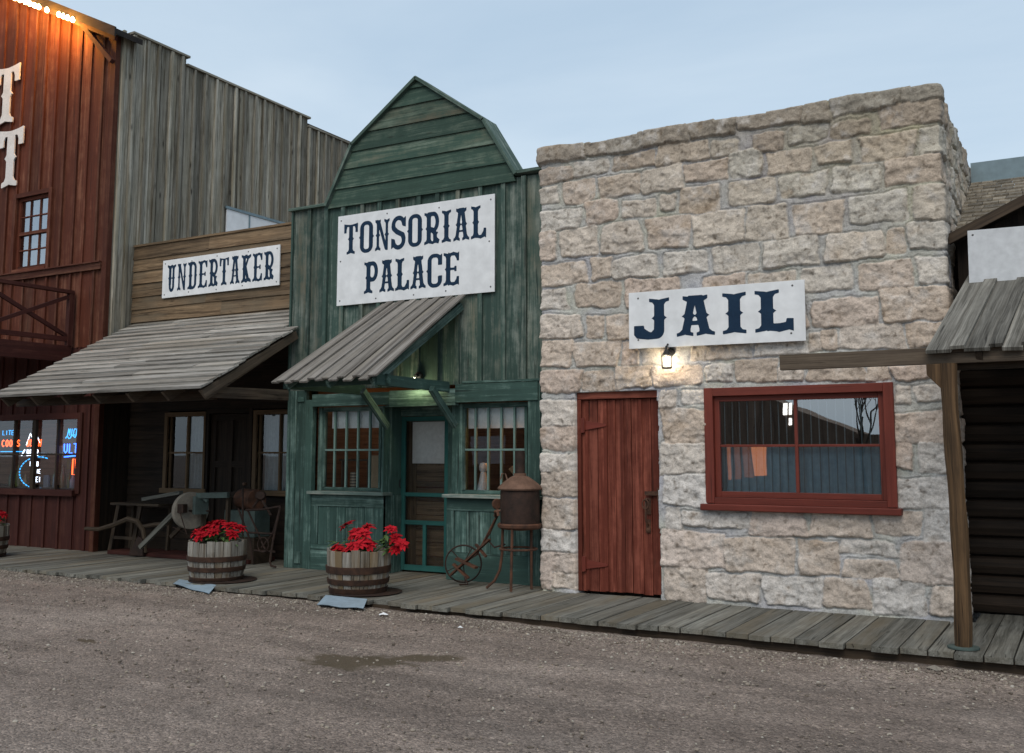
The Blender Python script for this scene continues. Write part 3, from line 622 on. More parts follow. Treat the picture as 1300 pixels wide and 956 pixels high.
for i in range(20):
    mb = MB(); xx = -2.925+i*.0735; mb.tube([(xx, 9.29, 1.0), (xx+rng.uniform(-.004, .004), 9.29, 1.93)], .0055, 6); mb.build('bar', M['rod'], wf)
mb = MB(); mb.sheet(F2(9.5), -3.2, -1.3, .9, 2.1); 
def curtain(x0, x1, y, z0, z1, mat, parent=None, folds=9, amp=.018, sway=0, name='curtain', **k):
    nx = 90; nz_ = 14; uu = np.linspace(0, 1, nx); vv = np.linspace(0, 1, nz_); A, B = np.meshgrid(uu, vv)
    ph = fbm(A*4, B*.6, 1, 2, 5+int(abs(x0*10)))*2.2
    X = x0+(x1-x0)*A+sway*(1-B)*(A-.5); Y = y+amp*np.sin(A*folds*6.283+ph)*(1-.55*B); Z = z0+(z1-z0)*B
    if parent: ox, oy, oz = root_loc(parent); X, Y, Z = X-ox, Y-oy, Z-oz
    o = grid_mesh(name, X, Y, Z, mat); 
    if parent: o.parent = parent
    return o
tag(curtain(-3.0, -1.47, 9.335, .98, 1.46, M['curtain_blue'], folds=14, amp=.010), 'blue grey cafe curtain across the lower half of the red-framed jail window', 'curtain')
# beam let into the wall above the window belongs to the awning on the right
# sign JAIL
# ------------------------------------------------------------------ western lettering, cut from signed distance shapes
def sd_poly(px, pz, pts):
    d = np.full(px.shape, 1e9); s = np.ones(px.shape); n = len(pts)
    for i in range(n):
        ax, ay = pts[i]; bx, by = pts[i-1]
        ex, ey = bx-ax, by-ay; wx, wy = px-ax, pz-ay
        t = np.clip((wx*ex+wy*ey)/(ex*ex+ey*ey+1e-12), 0, 1); d = np.minimum(d, np.hypot(wx-ex*t, wy-ey*t))
        c1 = pz >= ay; c2 = pz < by; c3 = ex*wy > ey*wx
        s = np.where((c1 & c2 & c3) | (~c1 & ~c2 & ~c3), -s, s)
    return s*d
def sd_line(px, pz, pts, t):
    d = np.full(px.shape, 1e9)
    for (ax, ay), (bx, by) in zip(pts[:-1], pts[1:]):
        ex, ey = bx-ax, by-ay; wx, wy = px-ax, pz-ay
        k = np.clip((wx*ex+wy*ey)/(ex*ex+ey*ey+1e-12), 0, 1); d = np.minimum(d, np.hypot(wx-ex*k, wy-ey*k))
    return d-t/2
def arc(cx, cy, rx, ry, a0, a1, n=14): return [(cx+rx*math.cos(R(a0+(a1-a0)*i/n)), cy+ry*math.sin(R(a0+(a1-a0)*i/n))) for i in range(n+1)]
def glyph_sd(ch, w, s, X, Z, asp=1.0):
    """ch in a cell w wide and 1 high, stems s thick; slab ends with a notch (fishtail) and a spur half way up"""
    P = lambda pts: sd_poly(X, Z, pts)
    f = .42*s+.02; eh = .085; nt_ = .045; g = .30*s+.005
    def stem(xc, y0=0., y1=1., bot=True, top=True, spur=True, sl=0., t=None, ff=None):
        t = t or s; h = t/2; f = ff if ff is not None else .42*s+.02; L_ = []; xa = lambda y: xc+sl*(y-.5)
        ym = .5
        if bot: pb = [(xa(y0)-h-f, y0), (xa(y0)-h*.4, y0+nt_*.7), (xa(y0), y0+nt_), (xa(y0)+h*.4, y0+nt_*.7), (xa(y0)+h+f, y0), (xa(y0)+h+f, y0+eh), (xa(y0)+h+f*.35, y0+eh+.02), (xa(y0+.17)+h, y0+.17)]; lb = [(xa(y0+.17)-h, y0+.17), (xa(y0)-h-f*.35, y0+eh+.02), (xa(y0)-h-f, y0+eh)]
        else: pb = [(xa(y0)-h, y0), (xa(y0)+h, y0)]; lb = []
        if top: pt = [(xa(y1-.17)+h, y1-.17), (xa(y1)+h+f*.35, y1-eh-.02), (xa(y1)+h+f, y1-eh), (xa(y1)+h+f, y1), (xa(y1)+h*.4, y1-nt_*.7), (xa(y1), y1-nt_), (xa(y1)-h*.4, y1-nt_*.7), (xa(y1)-h-f, y1), (xa(y1)-h-f, y1-eh), (xa(y1)-h-f*.35, y1-eh-.02), (xa(y1-.17)-h, y1-.17)]
        else: pt = [(xa(y1)+h, y1), (xa(y1)-h, y1)]
        sr = [(xa(ym)+h, ym-.055), (xa(ym)+h+g*.5, ym-.015), (xa(ym)+h+g, ym), (xa(ym)+h+g*.5, ym+.015), (xa(ym)+h, ym+.055)] if spur else []
        slf = [(xa(ym)-h, ym+.055), (xa(ym)-h-g*.5, ym+.015), (xa(ym)-h-g, ym), (xa(ym)-h-g*.5, ym-.015), (xa(ym)-h, ym-.055)] if spur else []
        return P(pb+sr+pt+slf+lb)
    def spur(x, y, side): return P([(x, y-.055), (x+side*g*.5, y-.015), (x+side*g, y), (x+side*g*.5, y+.015), (x, y+.055)][::side])
    def ring(x0, x1, y0, y1, t, r):
        cx, cy, hx, hy = (x0+x1)/2, (y0+y1)/2, (x1-x0)/2, (y1-y0)/2
        def rb(hx, hy, r):
            r = min(r, hx, hy); qx = np.abs(X-cx)-(hx-r); qz = np.abs(Z-cy)-(hy-r)
            return np.minimum(np.maximum(qx, qz), 0)+np.hypot(np.maximum(qx, 0), np.maximum(qz, 0))-r
        return np.maximum(rb(hx, hy, r), -rb(hx-t, hy-t*.78, max(r-t, .02)))
    U_ = lambda *a: np.minimum.reduce(a); h = s/2; e = f+h; k = s*.72    # k: thin stroke
    if ch == 'I': return stem(w/2)
    if ch == 'T':
        bar = P([(0, .70), (s*.62, .70), (s*.62, .80), (s*.8, 1-k*.9), (w-s*.8, 1-k*.9), (w-s*.62, .80), (w-s*.62, .70), (w, .70), (w, 1.), (w*.78, .975), (w*.5, .955), (w*.22, .975), (0, 1.)])
        return U_(stem(w/2, top=False, y1=.96), bar)
    if ch == 'O': return U_(ring(.02, w-.02, -.01, 1.01, s, w*.42), spur(.02, .5, -1), spur(w-.02, .5, 1))
    if ch == 'N':
        n_ = s*.31+s*.36; return U_(stem(n_, t=s*.62, ff=s*.36), stem(w-n_, bot=False, y0=.0, t=s*.6, ff=s*.36), P([(n_-s*.31, 1.), (n_+s*.5, .97), (w-n_+s*.28, 0.), (w-n_-s*.45, .03)]))
    if ch == 'S':
        a = arc(w/2, .745, w/2-s*.5, .22, 5, 190); b = arc(w/2, .265, w/2-s*.5, .23, 10, -175)
        mid = [a[-1], (s*.62, .64), (w*.4, .53), (w-s*.75, .42), b[0]]
        return U_(sd_line(X, Z, a, s*.9), sd_line(X, Z, mid, s), sd_line(X, Z, b, s*.9), P([(w-s*.75, .70), (w, .66), (w, 1.), (w-s*.5, .95), (w-s*.8, .85)]), P([(0, 0), (s*.5, .05), (s*.8, .14), (s*.75, .30), (0, .34)]))
    if ch in 'RPBD':
        st = stem(e)
        if ch == 'D':
            b = [(e, 1-k*.55)]+arc(w-s*.5-.14, 1-k*.55-.16, .14, .16, 90, 0, 8)+arc(w-s*.5-.14, k*.55+.16, .14, .16, 0, -90, 8)+[(e, k*.55)]
            return U_(st, sd_line(X, Z, b, s*.86), spur(w-s*.1, .5, 1))
        yb = .44; rr = (1-k*.5-yb)/2
        b = [(e, 1-k*.55)]+arc(w-s*.5-rr*.55, 1-k*.55-rr, rr*.55, rr, 90, -90, 12)+[(e, yb-k*.05)]
        o = U_(st, sd_line(X, Z, b, s*.84))
        if ch == 'R':
            o = U_(o, sd_line(X, Z, [(w*.50, .46), (w*.70, .34), (w-s*.95, .10)], s*.9), P([(w-s*1.6, 0), (w-s*.95, .04), (w-s*.2, 0), (w+.01, .12), (w-s*.5, .2), (w-s*1.4, .16)]), spur(w-s*.55, .34, 1))
        return o
    if ch == 'A':
        t_ = s*.74; fa = s*.36; ea = t_/2+fa; tx = w/2-s*.22
        l = stem((tx+ea)/2, sl=(tx-ea), top=False, t=t_, ff=fa); r_ = stem(w-(tx+ea)/2, sl=-(tx-ea), top=False, t=s*.86, ff=fa)
        tp = P([(w/2-s*.35-f*1.5, 1.), (w/2-h*.6, .965), (w/2, .94), (w/2+h*.6, .965), (w/2+s*.35+f*1.5, 1.), (w/2+s*.35+f*1.5, .91), (w/2+s*.62, .84), (w/2+s*.45, .78), (w/2-s*.45, .78), (w/2-s*.62, .84), (w/2-s*.35-f*1.5, .91)])
        return U_(l, r_, tp, P([(ea, .27), (w-ea, .27), (w-ea, .27+k*.5), (ea, .27+k*.5)]))
    if ch == 'L':
        foot = P([(e, 0.+.02), (w*.45, .045), (w*.62, -.01), (w-s*.35, .04), (w, 0.), (w, .30), (w-s*.55, .31), (w-s*.62, .22), (w-s*1.1, k*.95), (e, k*.95)])
        return U_(stem(e), foot)
    if ch == 'E':
        def armt(y0, sg): return P([(e, y0), (w*.45, y0-sg*.035), (w*.62, y0+sg*.01), (w-s*.35, y0-sg*.035), (w, y0), (w, y0-sg*.27), (w-s*.5, y0-sg*.27), (w-s*.6, y0-sg*.2), (w-s*1.0, y0-sg*k*.95), (e, y0-sg*k*.95)][::-sg])
        return U_(stem(e), armt(1., 1), armt(0., -1), P([(e, .5-k*.32), (w*.70, .5-k*.32), (w*.70, .42), (w*.84, .42), (w*.84, .58), (w*.70, .58), (w*.70, .5+k*.32), (e, .5+k*.32)]))
    if ch == 'C':
        a = ring(.02, w+.0, -.01, 1.01, s*.95, w*.42); cut = P([(w*.52, .33), (w+.2, .33), (w+.2, .66), (w*.52, .66)])
        return U_(np.maximum(a, -cut), spur(.02, .5, -1), P([(w-s*.8, .66), (w, .66), (w, 1.), (w-s*.5, .95), (w-s, .85)]), P([(w-s*.8, .12), (w-s*.4, .05), (w, .2), (w, .34), (w-s*.8, .34)]))
    if ch == 'U':
        b = [(e, .6), (e, .25)]+arc(w/2, .22, w/2-e, .18, 180, 360)+[(w-e, .25), (w-e, .6)]
        return U_(stem(e, y0=.25, bot=False, t=s), stem(w-e, y0=.25, bot=False, t=s*.8), sd_line(X, Z, b, s*.84))
    if ch == 'K':
        return U_(stem(e), sd_line(X, Z, [(e, .42), (w-s*1.1, .86)], s*.66), P([(w-s*2.2+.01, 1.), (w-s*1.1, .95), (w, 1.), (w, .91), (w-s*.5, .85), (w-s*1.5, .83), (w-s*2.2+.01, .9)]),
                  sd_line(X, Z, [(w*.42, .56), (w-s*1.05, .1)], s*.95), P([(w-s*2.0, 0), (w-s, .045), (w+.01, 0), (w+.01, .085), (w-s*.5, .16), (w-s*1.6, .18), (w-s*2.0, .085)]))
    if ch == 'J':
        xc = w-e
        b = [(xc, .4), (xc, .28)]+arc(xc-.18, .25, .18, .19, 0, -90, 8)+[(s*.9, .06), (s*.5, .1)]
        hook = [(xc+h, .45), (xc+h, .22)]+arc(xc+h-.2, .2, .2, .22, 0, -90, 8)[1:]+[(s*1.4, -.03), (s*.3, .01), (0, .1), (0, .33), (s*1.0, .33), (s*1.05, .25), (s*1.5, .17), (xc-h-.08, .15), (xc-h-.01, .22), (xc-h, .45)]
        return U_(stem(xc, y0=.3, bot=False), P(hook[::-1]))
    raise ValueError(ch)
def glyph_cells(ch, w, s, res=64, hgt=1.0):
    """polygons (in cell units) covering the glyph"""
    st = 1/res; x = np.arange(-.12, w+.12, st); z = np.arange(-.06, 1.06, st); X, Z = np.meshgrid(x, z); D = glyph_sd(ch, w, s, X, Z)
    vid = {}; V = []; Fc = []
    def vert(key, p):
        if key not in vid: vid[key] = len(V); V.append(p)
        return vid[key]
    def cross(i, j, i2, j2):
        a, b = D[i, j], D[i2, j2]; t = a/(a-b); key = ('e',)+min(((i, j), (i2, j2)), ((i2, j2), (i, j)))
        return vert(key, (x[j]+(x[j2]-x[j])*t, z[i]+(z[i2]-z[i])*t))
    for i in range(len(z)-1):
        j = 0
        while j < len(x)-1:
            c = ((i, j), (i, j+1), (i+1, j+1), (i+1, j)); ins = [D[p] < 0 for p in c]
            if all(ins): Fc.append([vert(('v',)+p, (x[p[1]], z[p[0]])) for p in c])
            elif any(ins):
                f = []
                for q in range(4):
                    a, b = c[q], c[(q+1) % 4]
                    if ins[q]: f.append(vert(('v',)+a, (x[a[1]], z[a[0]])))
                    if ins[q] != ins[(q+1) % 4]: f.append(cross(*a, *b))
                if len(f) >= 3: Fc.append(f)
            j += 1
    return V, Fc
def letter_mesh(name, ch, fr, u, v, hgt, wid, stem_w, mat, n=.001, thick=0, parent=None, **props):
    """wid, stem_w in metres"""
    V, Fc = glyph_cells(ch, wid/hgt, stem_w/hgt, 56); O, Ud, Vd, W = fr
    off = np.array(root_loc(parent)) if parent else np.zeros(3)
    bm = bmesh.new(); vs = [bm.verts.new(O+Ud*(u+a*hgt)+Vd*(v+b*hgt)+W*n-off) for a, b in V]
    for f in Fc:
        try: bm.faces.new([vs[i] for i in f])
        except ValueError: pass
    bmesh.ops.remove_doubles(bm, verts=bm.verts, dist=1e-5)
    bmesh.ops.dissolve_limit(bm, angle_limit=R(1), verts=bm.verts, edges=bm.edges)
    if thick:
        r_ = bmesh.ops.extrude_face_region(bm, geom=list(bm.faces)); nv = [e for e in r_['geom'] if isinstance(e, bmesh.types.BMVert)]
        bmesh.ops.translate(bm, verts=nv, vec=Vector(W*thick)); bmesh.ops.recalc_face_normals(bm, faces=bm.faces)
    me = bpy.data.meshes.new(name); bm.to_mesh(me); bm.free(); me.materials.append(mat)
    o = bpy.data.objects.new(name, me); COL.objects.link(o)
    if parent: o.parent = parent
    for k, q in props.items(): o[k] = q
    return o
def sign(label, fr, u0, u1, v0, v1, n, lines, mat, screws, th=.02, loc=None, name='sign'):
    O, U, V, W = fr; c = O+U*((u0+u1)/2)+V*v0+W*n
    t = thing(name, label, 'sign', tuple(c))
    mb = MB(); mb.box(fr, u0, u1, v0, v1, n-th, n, 'u'); b = mb.build('sign_board', mat, t, bevel=.002)
    for text, x0, x1, z0, hgt, ww, sw in lines:
        n_ = len(text); 
        wd = {'I': .66, 'J': 1.0, 'L': .95, 'T': 1.0}
        tot = sum(wd.get(c_, 1.)*ww for c_ in text); gap = (x1-x0-tot)/max(1, n_-1) if n_ > 1 else 0; x = x0
        for c_ in text:
            w_ = wd.get(c_, 1.)*ww; letter_mesh('letter', c_, fr, x, z0, hgt, w_, sw, M['navy'], n+.0015, 0, t); x += w_+gap
    for (a, b_) in screws: mb = MB(); mb.lathe([(0, -.001), (.010, 0), (.009, .003), (0, .005)], O+U*a+V*b_+W*n, 10, W); mb.build('screw', M['nail'], t)
    return t
FJ = F2(9.235)
s_j = sign('white enamel sign with big navy slab letters JAIL on the stone wall', frame((-3.83, 9.13, 2.425), (1.73, 0, -.012), (0, .0, 1)), 0, 1.73, 0, .562, .0,
           [('J', .055, .44, .095, .395, .37, .105), ('AIL', .50, 1.625, .095, .395, .375, .115)], M['sign'],
           [(.10, .50), (1.62, .515), (.10, .085), (1.60, .075)], th=.012)
# chipped top edge with mortar smears is left to the wall behind
# lantern under the JAIL sign
ln = thing('wall_lantern', 'small lit black lantern on the stones under the left part of the jail sign', 'lantern', (-3.42, 9.12, 2.2))
mb = MB(); c = (-3.42, 9.085, 0)
mb.lathe([(.058, 2.335), (.050, 2.345), (.028, 2.375), (.012, 2.40), (.012, 2.43), (0, 2.43)], (c[0], c[1], 0), 12)
mb.lathe([(0, 2.205), (.045, 2.208), (.052, 2.222), (.040, 2.225)], (c[0], c[1], 0), 12)
for k in range(6):
    a = k*math.pi/3; mb.bar((c[0]+.05*math.cos(a), c[1]+.05*math.sin(a), 2.222), (c[0]+.056*math.cos(a), c[1]+.056*math.sin(a), 2.338), .006, .006)
mb.tube([(c[0], c[1], 2.42), (c[0], c[1]+.03, 2.45), (c[0], c[1]+.09, 2.44), (c[0], c[1]+.12, 2.40)], .008, 8); mb.lathe([(0, -.02), (.04, -.018), (.04, 0), (0, .004)], (c[0], 9.19, 2.38), 12, (0, -1, 0))
mb.build('lantern_frame', M['black'], ln)
mb = MB(); mb.lathe([(0, -.032), (.018, -.028), (.026, -.006), (.022, .02), (.012, .04), (0, .045)], (c[0], c[1], 2.275), 14); mb.build('bulb', glow('lantern_bulb', (1, .86, .62), 75), ln)
def lamp(name, loc, e, col, r_=.03):
    d = bpy.data.lights.new(name, 'POINT'); d.energy = e; d.color = col; d.shadow_soft_size = r_
    o = bpy.data.objects.new(name, d); COL.objects.link(o); o.location = loc; return o
lamp('lantern_light', (c[0], c[1]-.0, 2.28), 9, (1, .74, .42), .03)

# ------------------------------------------------------------------ tonsorial palace
ton = thing('timber_building', 'green false-front timber building with a barn-shaped gable and plank awning', 'building', (-6.8, 9.5, 0))
FG = F2(9.5); GO = [(-8.01, 4.47), (-7.62, 5.19), (-6.67, 5.86), (-5.73, 5.19), (-5.31, 4.50)]
mb = MB()
boards(mb, FG, -8.6, -4.86, 2.17, 4.47, -.06, 0, .285, batten=(.055, .030), gap=.004, jit=.010)
mb.build('wall', M['green'], ton)
mb = MB()   # the shop front: corner posts and the strips beside the bays
mb.box(FG, -8.6, -8.46, 0, 2.17, -.06, .012, 'v'); mb.box(FG, -8.455, -8.31, 0, 2.17, -.06, 0, 'v'); mb.box(FG, -8.305, -8.19, 0, 2.05, -.06, .012, 'v')
mb.box(FG, -8.43, -8.34, .06, .20, 0, .02, 'v'); mb.box(FG, -8.435, -8.335, 2.03, 2.09, 0, .02, 'u'); mb.build('corner_board', M['green_low'], ton, bevel=.003); mb = MB()
mb.box(FG, -5.17, -5.02, 0, 2.17, -.06, .012, 'v'); mb.box(FG, -5.015, -4.86, 0, 2.17, -.06, 0, 'v')
mb.build('corner_board', M['green_low'], ton, bevel=.003)
mb = MB(); mb.box(FG, -8.19, -7.02, 1.965, 2.115, -.06, .03, 'u'); mb.box(FG, -7.018, -6.10, 1.935, 2.125, -.05, .026, 'u'); mb.box(FG, -6.098, -5.04, 1.965, 2.17, -.06, .03, 'u')
mb.box(FG, -6.0, -4.9, 2.175, 2.20, -.02, .035, 'u')
mb.build('header_beam', M['green_low'], ton, bevel=.003)
mb = MB()
def gx(v):
    pts = GO; xl = xr = None
    for (a, b) in ((pts[0], pts[1]), (pts[1], pts[2])):
        if a[1] <= v <= b[1]+1e-6: xl = a[0]+(b[0]-a[0])*(v-a[1])/(b[1]-a[1])
    for (a, b) in ((pts[4], pts[3]), (pts[3], pts[2])):
        if a[1] <= v <= b[1]+1e-6: xr = a[0]+(b[0]-a[0])*(v-a[1])/(b[1]-a[1])
    return xl if xl is not None else pts[0][0], xr if xr is not None else pts[4][0]
lv = [4.43, 4.66, 4.90, 5.11, 5.33, 5.56, 5.76, 5.85]
for a, b in zip(lv[:-1], lv[1:]):
    b2 = b+.012 if b < 5.8 else b
    x0, x1 = gx(max(a, 4.5)); y0, y1 = gx(min(b2, 5.858)); pts = [(x0, a), (x1, a-.01)]
    if a < 5.19 < b2: pts += [(GO[3][0], 5.19)]
    pts += [(y1, b2), (y0, b2)]
    if a < 5.19 < b2: pts += [(GO[1][0], 5.19)]
    O, U, V, W = FG; k = len(pts); tint = (rng.random(), rng.random(), rng.random())
    fn = lambda v: .028-.02*(v-a)/(b-a)
    vs = [O+U*p[0]+V*p[1]+W*(-.02) for p in pts]+[O+U*p[0]+V*p[1]+W*(.012+fn(p[1])) for p in pts]
    mb.add(vs, [tuple(range(k-1, -1, -1)), tuple(range(k, 2*k))]+[(i, (i+1) % k, k+(i+1) % k, k+i) for i in range(k)], [(p[0], p[1], q) for q in (0, .03) for p in pts], tint)
mb.build('gable_siding', M['green_gable'], ton)
mb = MB()
for p, q in zip(GO[:-1], GO[1:]):
    d = np.array((q[0]-p[0], 0, q[1]-p[1])); L_ = np.linalg.norm(d); nrm = np.array((-d[2], 0, d[0]))/L_
    fr = frame((p[0], 9.50, p[1]), d, nrm); mb.box(fr, -.012, L_+.012, -.012, .028, -.22, .075, 'u')
for x0, x1, z in ((-8.63, -8.0, 4.47), (-5.33, -4.84, 4.50)): mb.box(FG, x0, x1, z-.002, z+.035, -.25, .06, 'u')
mb.build('parapet_trim', wood('pale_green_trim', (.10, .13, .11), (.21, .25, .22), paint=(.07, .115, .095), cover=.72, var=.25, knots=.1), ton, bevel=.003)
# body of the building behind the false front
mb = MB(); mb.box(FX(-8.6), 9.56, 14.5, 0, 4.4, -.05, 0, 'v'); mb.box(FX(-4.95), 9.56, 14.5, 0, 4.3, -.05, 0, 'v'); mb.box(FZ(4.2), -8.6, -4.95, 9.6, 14.5, -.05, 0, 'v')
mb.poly(FG, [(GO[0][0], 4.4)]+[(GO[4][0], 4.4)]+GO[::-1][:-0 or None], -.12, -.07, 'v')
mb.build('rear_wall', M['green'], ton)
room(ton, -8.5, -5.0, 9.95, 13.5, .03, 3.0, M['brown_in'])
# bays: panel below, sill, window above
def bay(x0, x1, side, xw0, xw1, lab):
    mb = MB()
    mb.box(FG, x0, x1, .0, .30, -.04, .002, 'u'); mb.box(FG, x0, x1, .76, .90, -.04, .002, 'u'); mb.box(FG, x0, x0+.10, .302, .758, -.04, .001, 'v'); mb.box(FG, x1-.14, x1, .302, .758, -.04, .001, 'v')
    nb = 6 if x1-x0 > 1 else 5; xa, xb = x0+.10, x1-.14
    for i in range(nb): mb.box(FG, xa+(xb-xa)*i/nb+.002, xa+(xb-xa)*(i+1)/nb-.002, .302, .758, -.04, -.012+rng.uniform(-.003, .003), 'v')
    if side: mb.box(FX(x1), 9.503, 9.90, 0, .90, -.03, 0, 'v'); mb.box(FX(x1), 9.503, 9.90, .902, 1.95, -.03, -.01, 'v'); mb.box(FX(x1), 9.70, 9.74, 0, .9, 0, .01, 'v')
    mb.build('panel', M['green_low'], ton, bevel=.002)
    mb = MB(); mb.box(FZ(.905), x0-.02, x1+.04, 9.425, 9.62, -.002, .035, 'u'); mb.build('sill', wood('worn_sill_'+lab, (.13, .13, .115), (.30, .31, .28), paint=(.14, .20, .18), cover=.62, knots=0), ton, bevel=.005)
    f = F2(9.60); mb = MB()
    mb.box(f, x0, xw0, .94, 1.96, -.05, .0, 'v'); mb.box(f, xw1, x1 if side else x1+.02, .94, 1.96, -.05, .0, 'v'); mb.box(f, xw0, xw1, 1.905, 1.96, -.05, -.001, 'u'); mb.box(f, xw0, xw1, .942, .985, -.05, -.001, 'u')
    mb.box(f, xw0+.001, xw0+.035, .986, 1.904, -.04, .012, 'v'); mb.box(f, xw1-.035, xw1-.001, .986, 1.904, -.04, .012, 'v')
    wn = mb.build('window', M['green_low'], ton, bevel=.003)
    mb = MB()
    for i in range(1, 5):
        xx = xw0+(xw1-xw0)*i/5; mb.box(f, xx-.010, xx+.010, .986, 1.904, -.03, .004, 'v')
    mb.box(f, xw0+.036, xw1-.036, 1.425, 1.447, -.03, .007, 'u')
    mb.build('glazing_bar', wood('pale_bars_'+lab, (.14, .20, .18), (.24, .32, .30), paint=(.15, .24, .22), cover=.9, knots=0, var=.1), wn)
    mb = MB(); mb.sheet(F2(9.615), xw0, xw1, .985, 1.905); mb.build('pane', M['glass'], wn)
    mb = MB(); mb.sheet(F2(9.66), xw0+.09 if side else xw0+.04, xw1-.01, 1.70 if side else 1.675, 1.93)
    o = mb.build('roller_shade', M['shade']); tag(o, 'white roller shade drawn a little way down in the %s green window' % ('left' if side else 'right'), 'shade')
bay(-8.19, -7.10, True, -8.11, -7.215, 'left'); bay(-6.22, -5.04, False, -6.075, -5.235, 'right')
# screen door in its recess
FQ = F2(9.86)
mb = MB(); mb.box(FQ, -7.22, -7.115, 0, 1.94, -.05, .02, 'v'); mb.box(FQ, -6.43, -6.19, 0, 1.94, -.05, .02, 'v'); mb.box(FQ, -7.113, -6.432, 1.84, 1.94, -.05, .019, 'u')
mb.box(FZ(1.94), -7.1, -6.2, 9.5, 9.9, -.002, .02, 'u'); mb.build('door_frame', M['green_low'], ton, bevel=.002)
mb = MB()
for a in ((-7.11, -7.055, .02, 1.835), (-6.49, -6.435, .02, 1.835)): mb.box(FQ, *a, -.03, .004, 'v')
for z0, z1 in ((.02, .085), (.555, .605), (.885, .93), (1.78, 1.834)): mb.box(FQ, -7.054, -6.491, z0, z1, -.03, .003, 'u')
mb.box(FQ, -6.79, -6.745, .086, .554, -.03, .002, 'v')
dr = mb.build('screen_door', wood('teal_door_paint', (.03, .10, .095), (.05, .14, .13), paint=(.026, .115, .105), cover=1., knots=0, var=.1), ton, bevel=.002)
mb = MB(); mb.sheet(F2(9.875), -7.055, -6.49, .08, 1.78); mb.build('screen', M['screen'], dr)
mb = MB(); mb.tube([(-7.09, 9.83, .99), (-7.09, 9.80, 1.0), (-7.09, 9.80, 1.08), (-7.09, 9.83, 1.09)], .006, 6); mb.build('handle', M['black'], dr)
mb = MB(); ff = F2(9.95)
for a in ((-7.11, -6.95, .02, 1.84), (-6.50, -6.43, .02, 1.84)): mb.box(ff, *a, -.03, 0, 'v')
for i in range(6): mb.box(ff, -6.949, -6.501, .03+i*.16, .03+i*.16+.152, -.02, -.004+rng.uniform(-.004, .002), 'u')
mb.box(ff, -6.949, -6.501, 1.0, 1.06, -.03, 0, 'u'); mb.box(ff, -6.949, -6.501, 1.065, 1.25, -.02, -.006, 'u'); mb.box(ff, -6.949, -6.501, 1.76, 1.84, -.03, 0, 'u')
mb.box(ff, -6.949, -6.501, 1.22, 1.75, -.03, -.012, 'v')
mb.build('inner_door', M['brown_siding'], ton)
mb = MB(); mb.sheet(F2(9.905), -6.98, -6.47, 1.275, 1.77); tag(mb.build('door_shade', M['shade']), 'plain white shade across the upper glass of the green building door', 'shade')  # the blind's bright white also stands in for sky mirrored in the glass
# awning
aw = [(-7.50, 8.02, 2.14), (-6.10, 8.02, 2.14), (-5.955, 9.47, 3.15), (-7.13, 9.47, 3.15)]
A = [np.array(p) for p in aw]; mb = MB(); nb = 14
nrm = np.cross(A[1]-A[0], A[3]-A[0]); nrm /= np.linalg.norm(nrm)
for i in range(nb):
    t0, t1 = i/nb, (i+1)/nb; b0 = A[0]+(A[1]-A[0])*(t0-.002); b1 = A[0]+(A[1]-A[0])*(t1+.002); c0 = A[3]+(A[2]-A[3])*t0; c1 = A[3]+(A[2]-A[3])*t1
    dn = (A[0]-A[3]); dn /= np.linalg.norm(dn); ex = dn*rng.uniform(-.015, .03); up = nrm*(rng.uniform(0, .006)+(.020 if i % 2 else 0)); th = nrm*.02
    q = [b0+ex+up, b1+ex+up+nrm*rng.uniform(-.004, .004), c1+up, c0+up]; vs = [p for p in q]+[p+th for p in q]
    gc = [(0, 0, 0), (0, .11, 0), (1.75, .11, 0), (1.75, 0, 0)]*2
    mb.add(vs, [(3, 2, 1, 0), (4, 5, 6, 7), (0, 1, 5, 4), (1, 2, 6, 5), (2, 3, 7, 6), (3, 0, 4, 7)], gc)
awn = thing('awning', 'short steep awning of narrow weathered planks over the green building door', 'awning', (-6.8, 9.4, 2.1))
mb.build('awning_roof', M['awn_grey'], awn)
mb = MB()
for x in (-7.36, -6.80, -6.22):
    dx = .0
    p0 = (x, 8.10, 2.115); p1 = (x+.2, 9.47, 3.06); mb.bar(p0, p1, .04, .085)
mb.build('rafter', M['green_low'], awn)
mb = MB(); mb.bar((-7.42, 8.28, 2.16), (-6.14, 8.28, 2.16), .05, .10, (0, 0, 1)); mb.build('eave_beam', M['green_low'], awn)
for x in (-7.40, -6.20):
    mb = MB(); mb.bar((x, 8.12, 2.145), (x, 9.47, 2.145), .06, .115); mb.build('outrigger', M['green_low'], awn, bevel=.003)
for x in (-7.04, -6.10):
    mb = MB(); mb.bar((x, 9.0, 2.10), (x, 9.475, 1.70), .055, .075); mb.build('brace', M['green_low'], awn, bevel=.003)
# bulb under it
lt = thing('porch_light', 'small round bulb fixture glowing on the green wall beneath the plank awning', 'light', (-6.6, 9.4, 2.25))
mb = MB(); mb.lathe([(.05, 0), (.045, .03), (.02, .05), (.018, .09), (0, .09)], (-6.585, 9.47, 2.285), 14, (0, -1, 0)); mb.build('fixture', M['black'], lt)
mb = MB(); mb.lathe([(0, -.035), (.022, -.03), (.032, 0), (.022, .028), (0, .034)], (-6.585, 9.36, 2.225), 12); mb.build('bulb', glow('porch_bulb', (1, .95, .62), 22), lt)
lamp('porch_bulb_light', (-6.585, 9.32, 2.20), 3.4, (1, .93, .48), .03)
sign('tall white sign with navy words TONSORIAL PALACE in two lines on the green front', frame((-7.83, 9.465, 3.19), (2.25, 0, .0), (0, 0, 1)), 0, 2.25, 0, 1.12, 0,
     [('TONSORIAL', .10, 2.14, .625, .385, .212, .060), ('PALACE', .42, 1.78, .115, .39, .212, .061)], M['sign'],
     [(.05, 1.06), (.75, 1.07), (1.5, 1.05), (2.2, 1.06), (.05, .06), (2.2, .06), (.6, .05), (1.15, .05), (1.6, .06), (.05, .55), (2.18, .58)], th=.015)
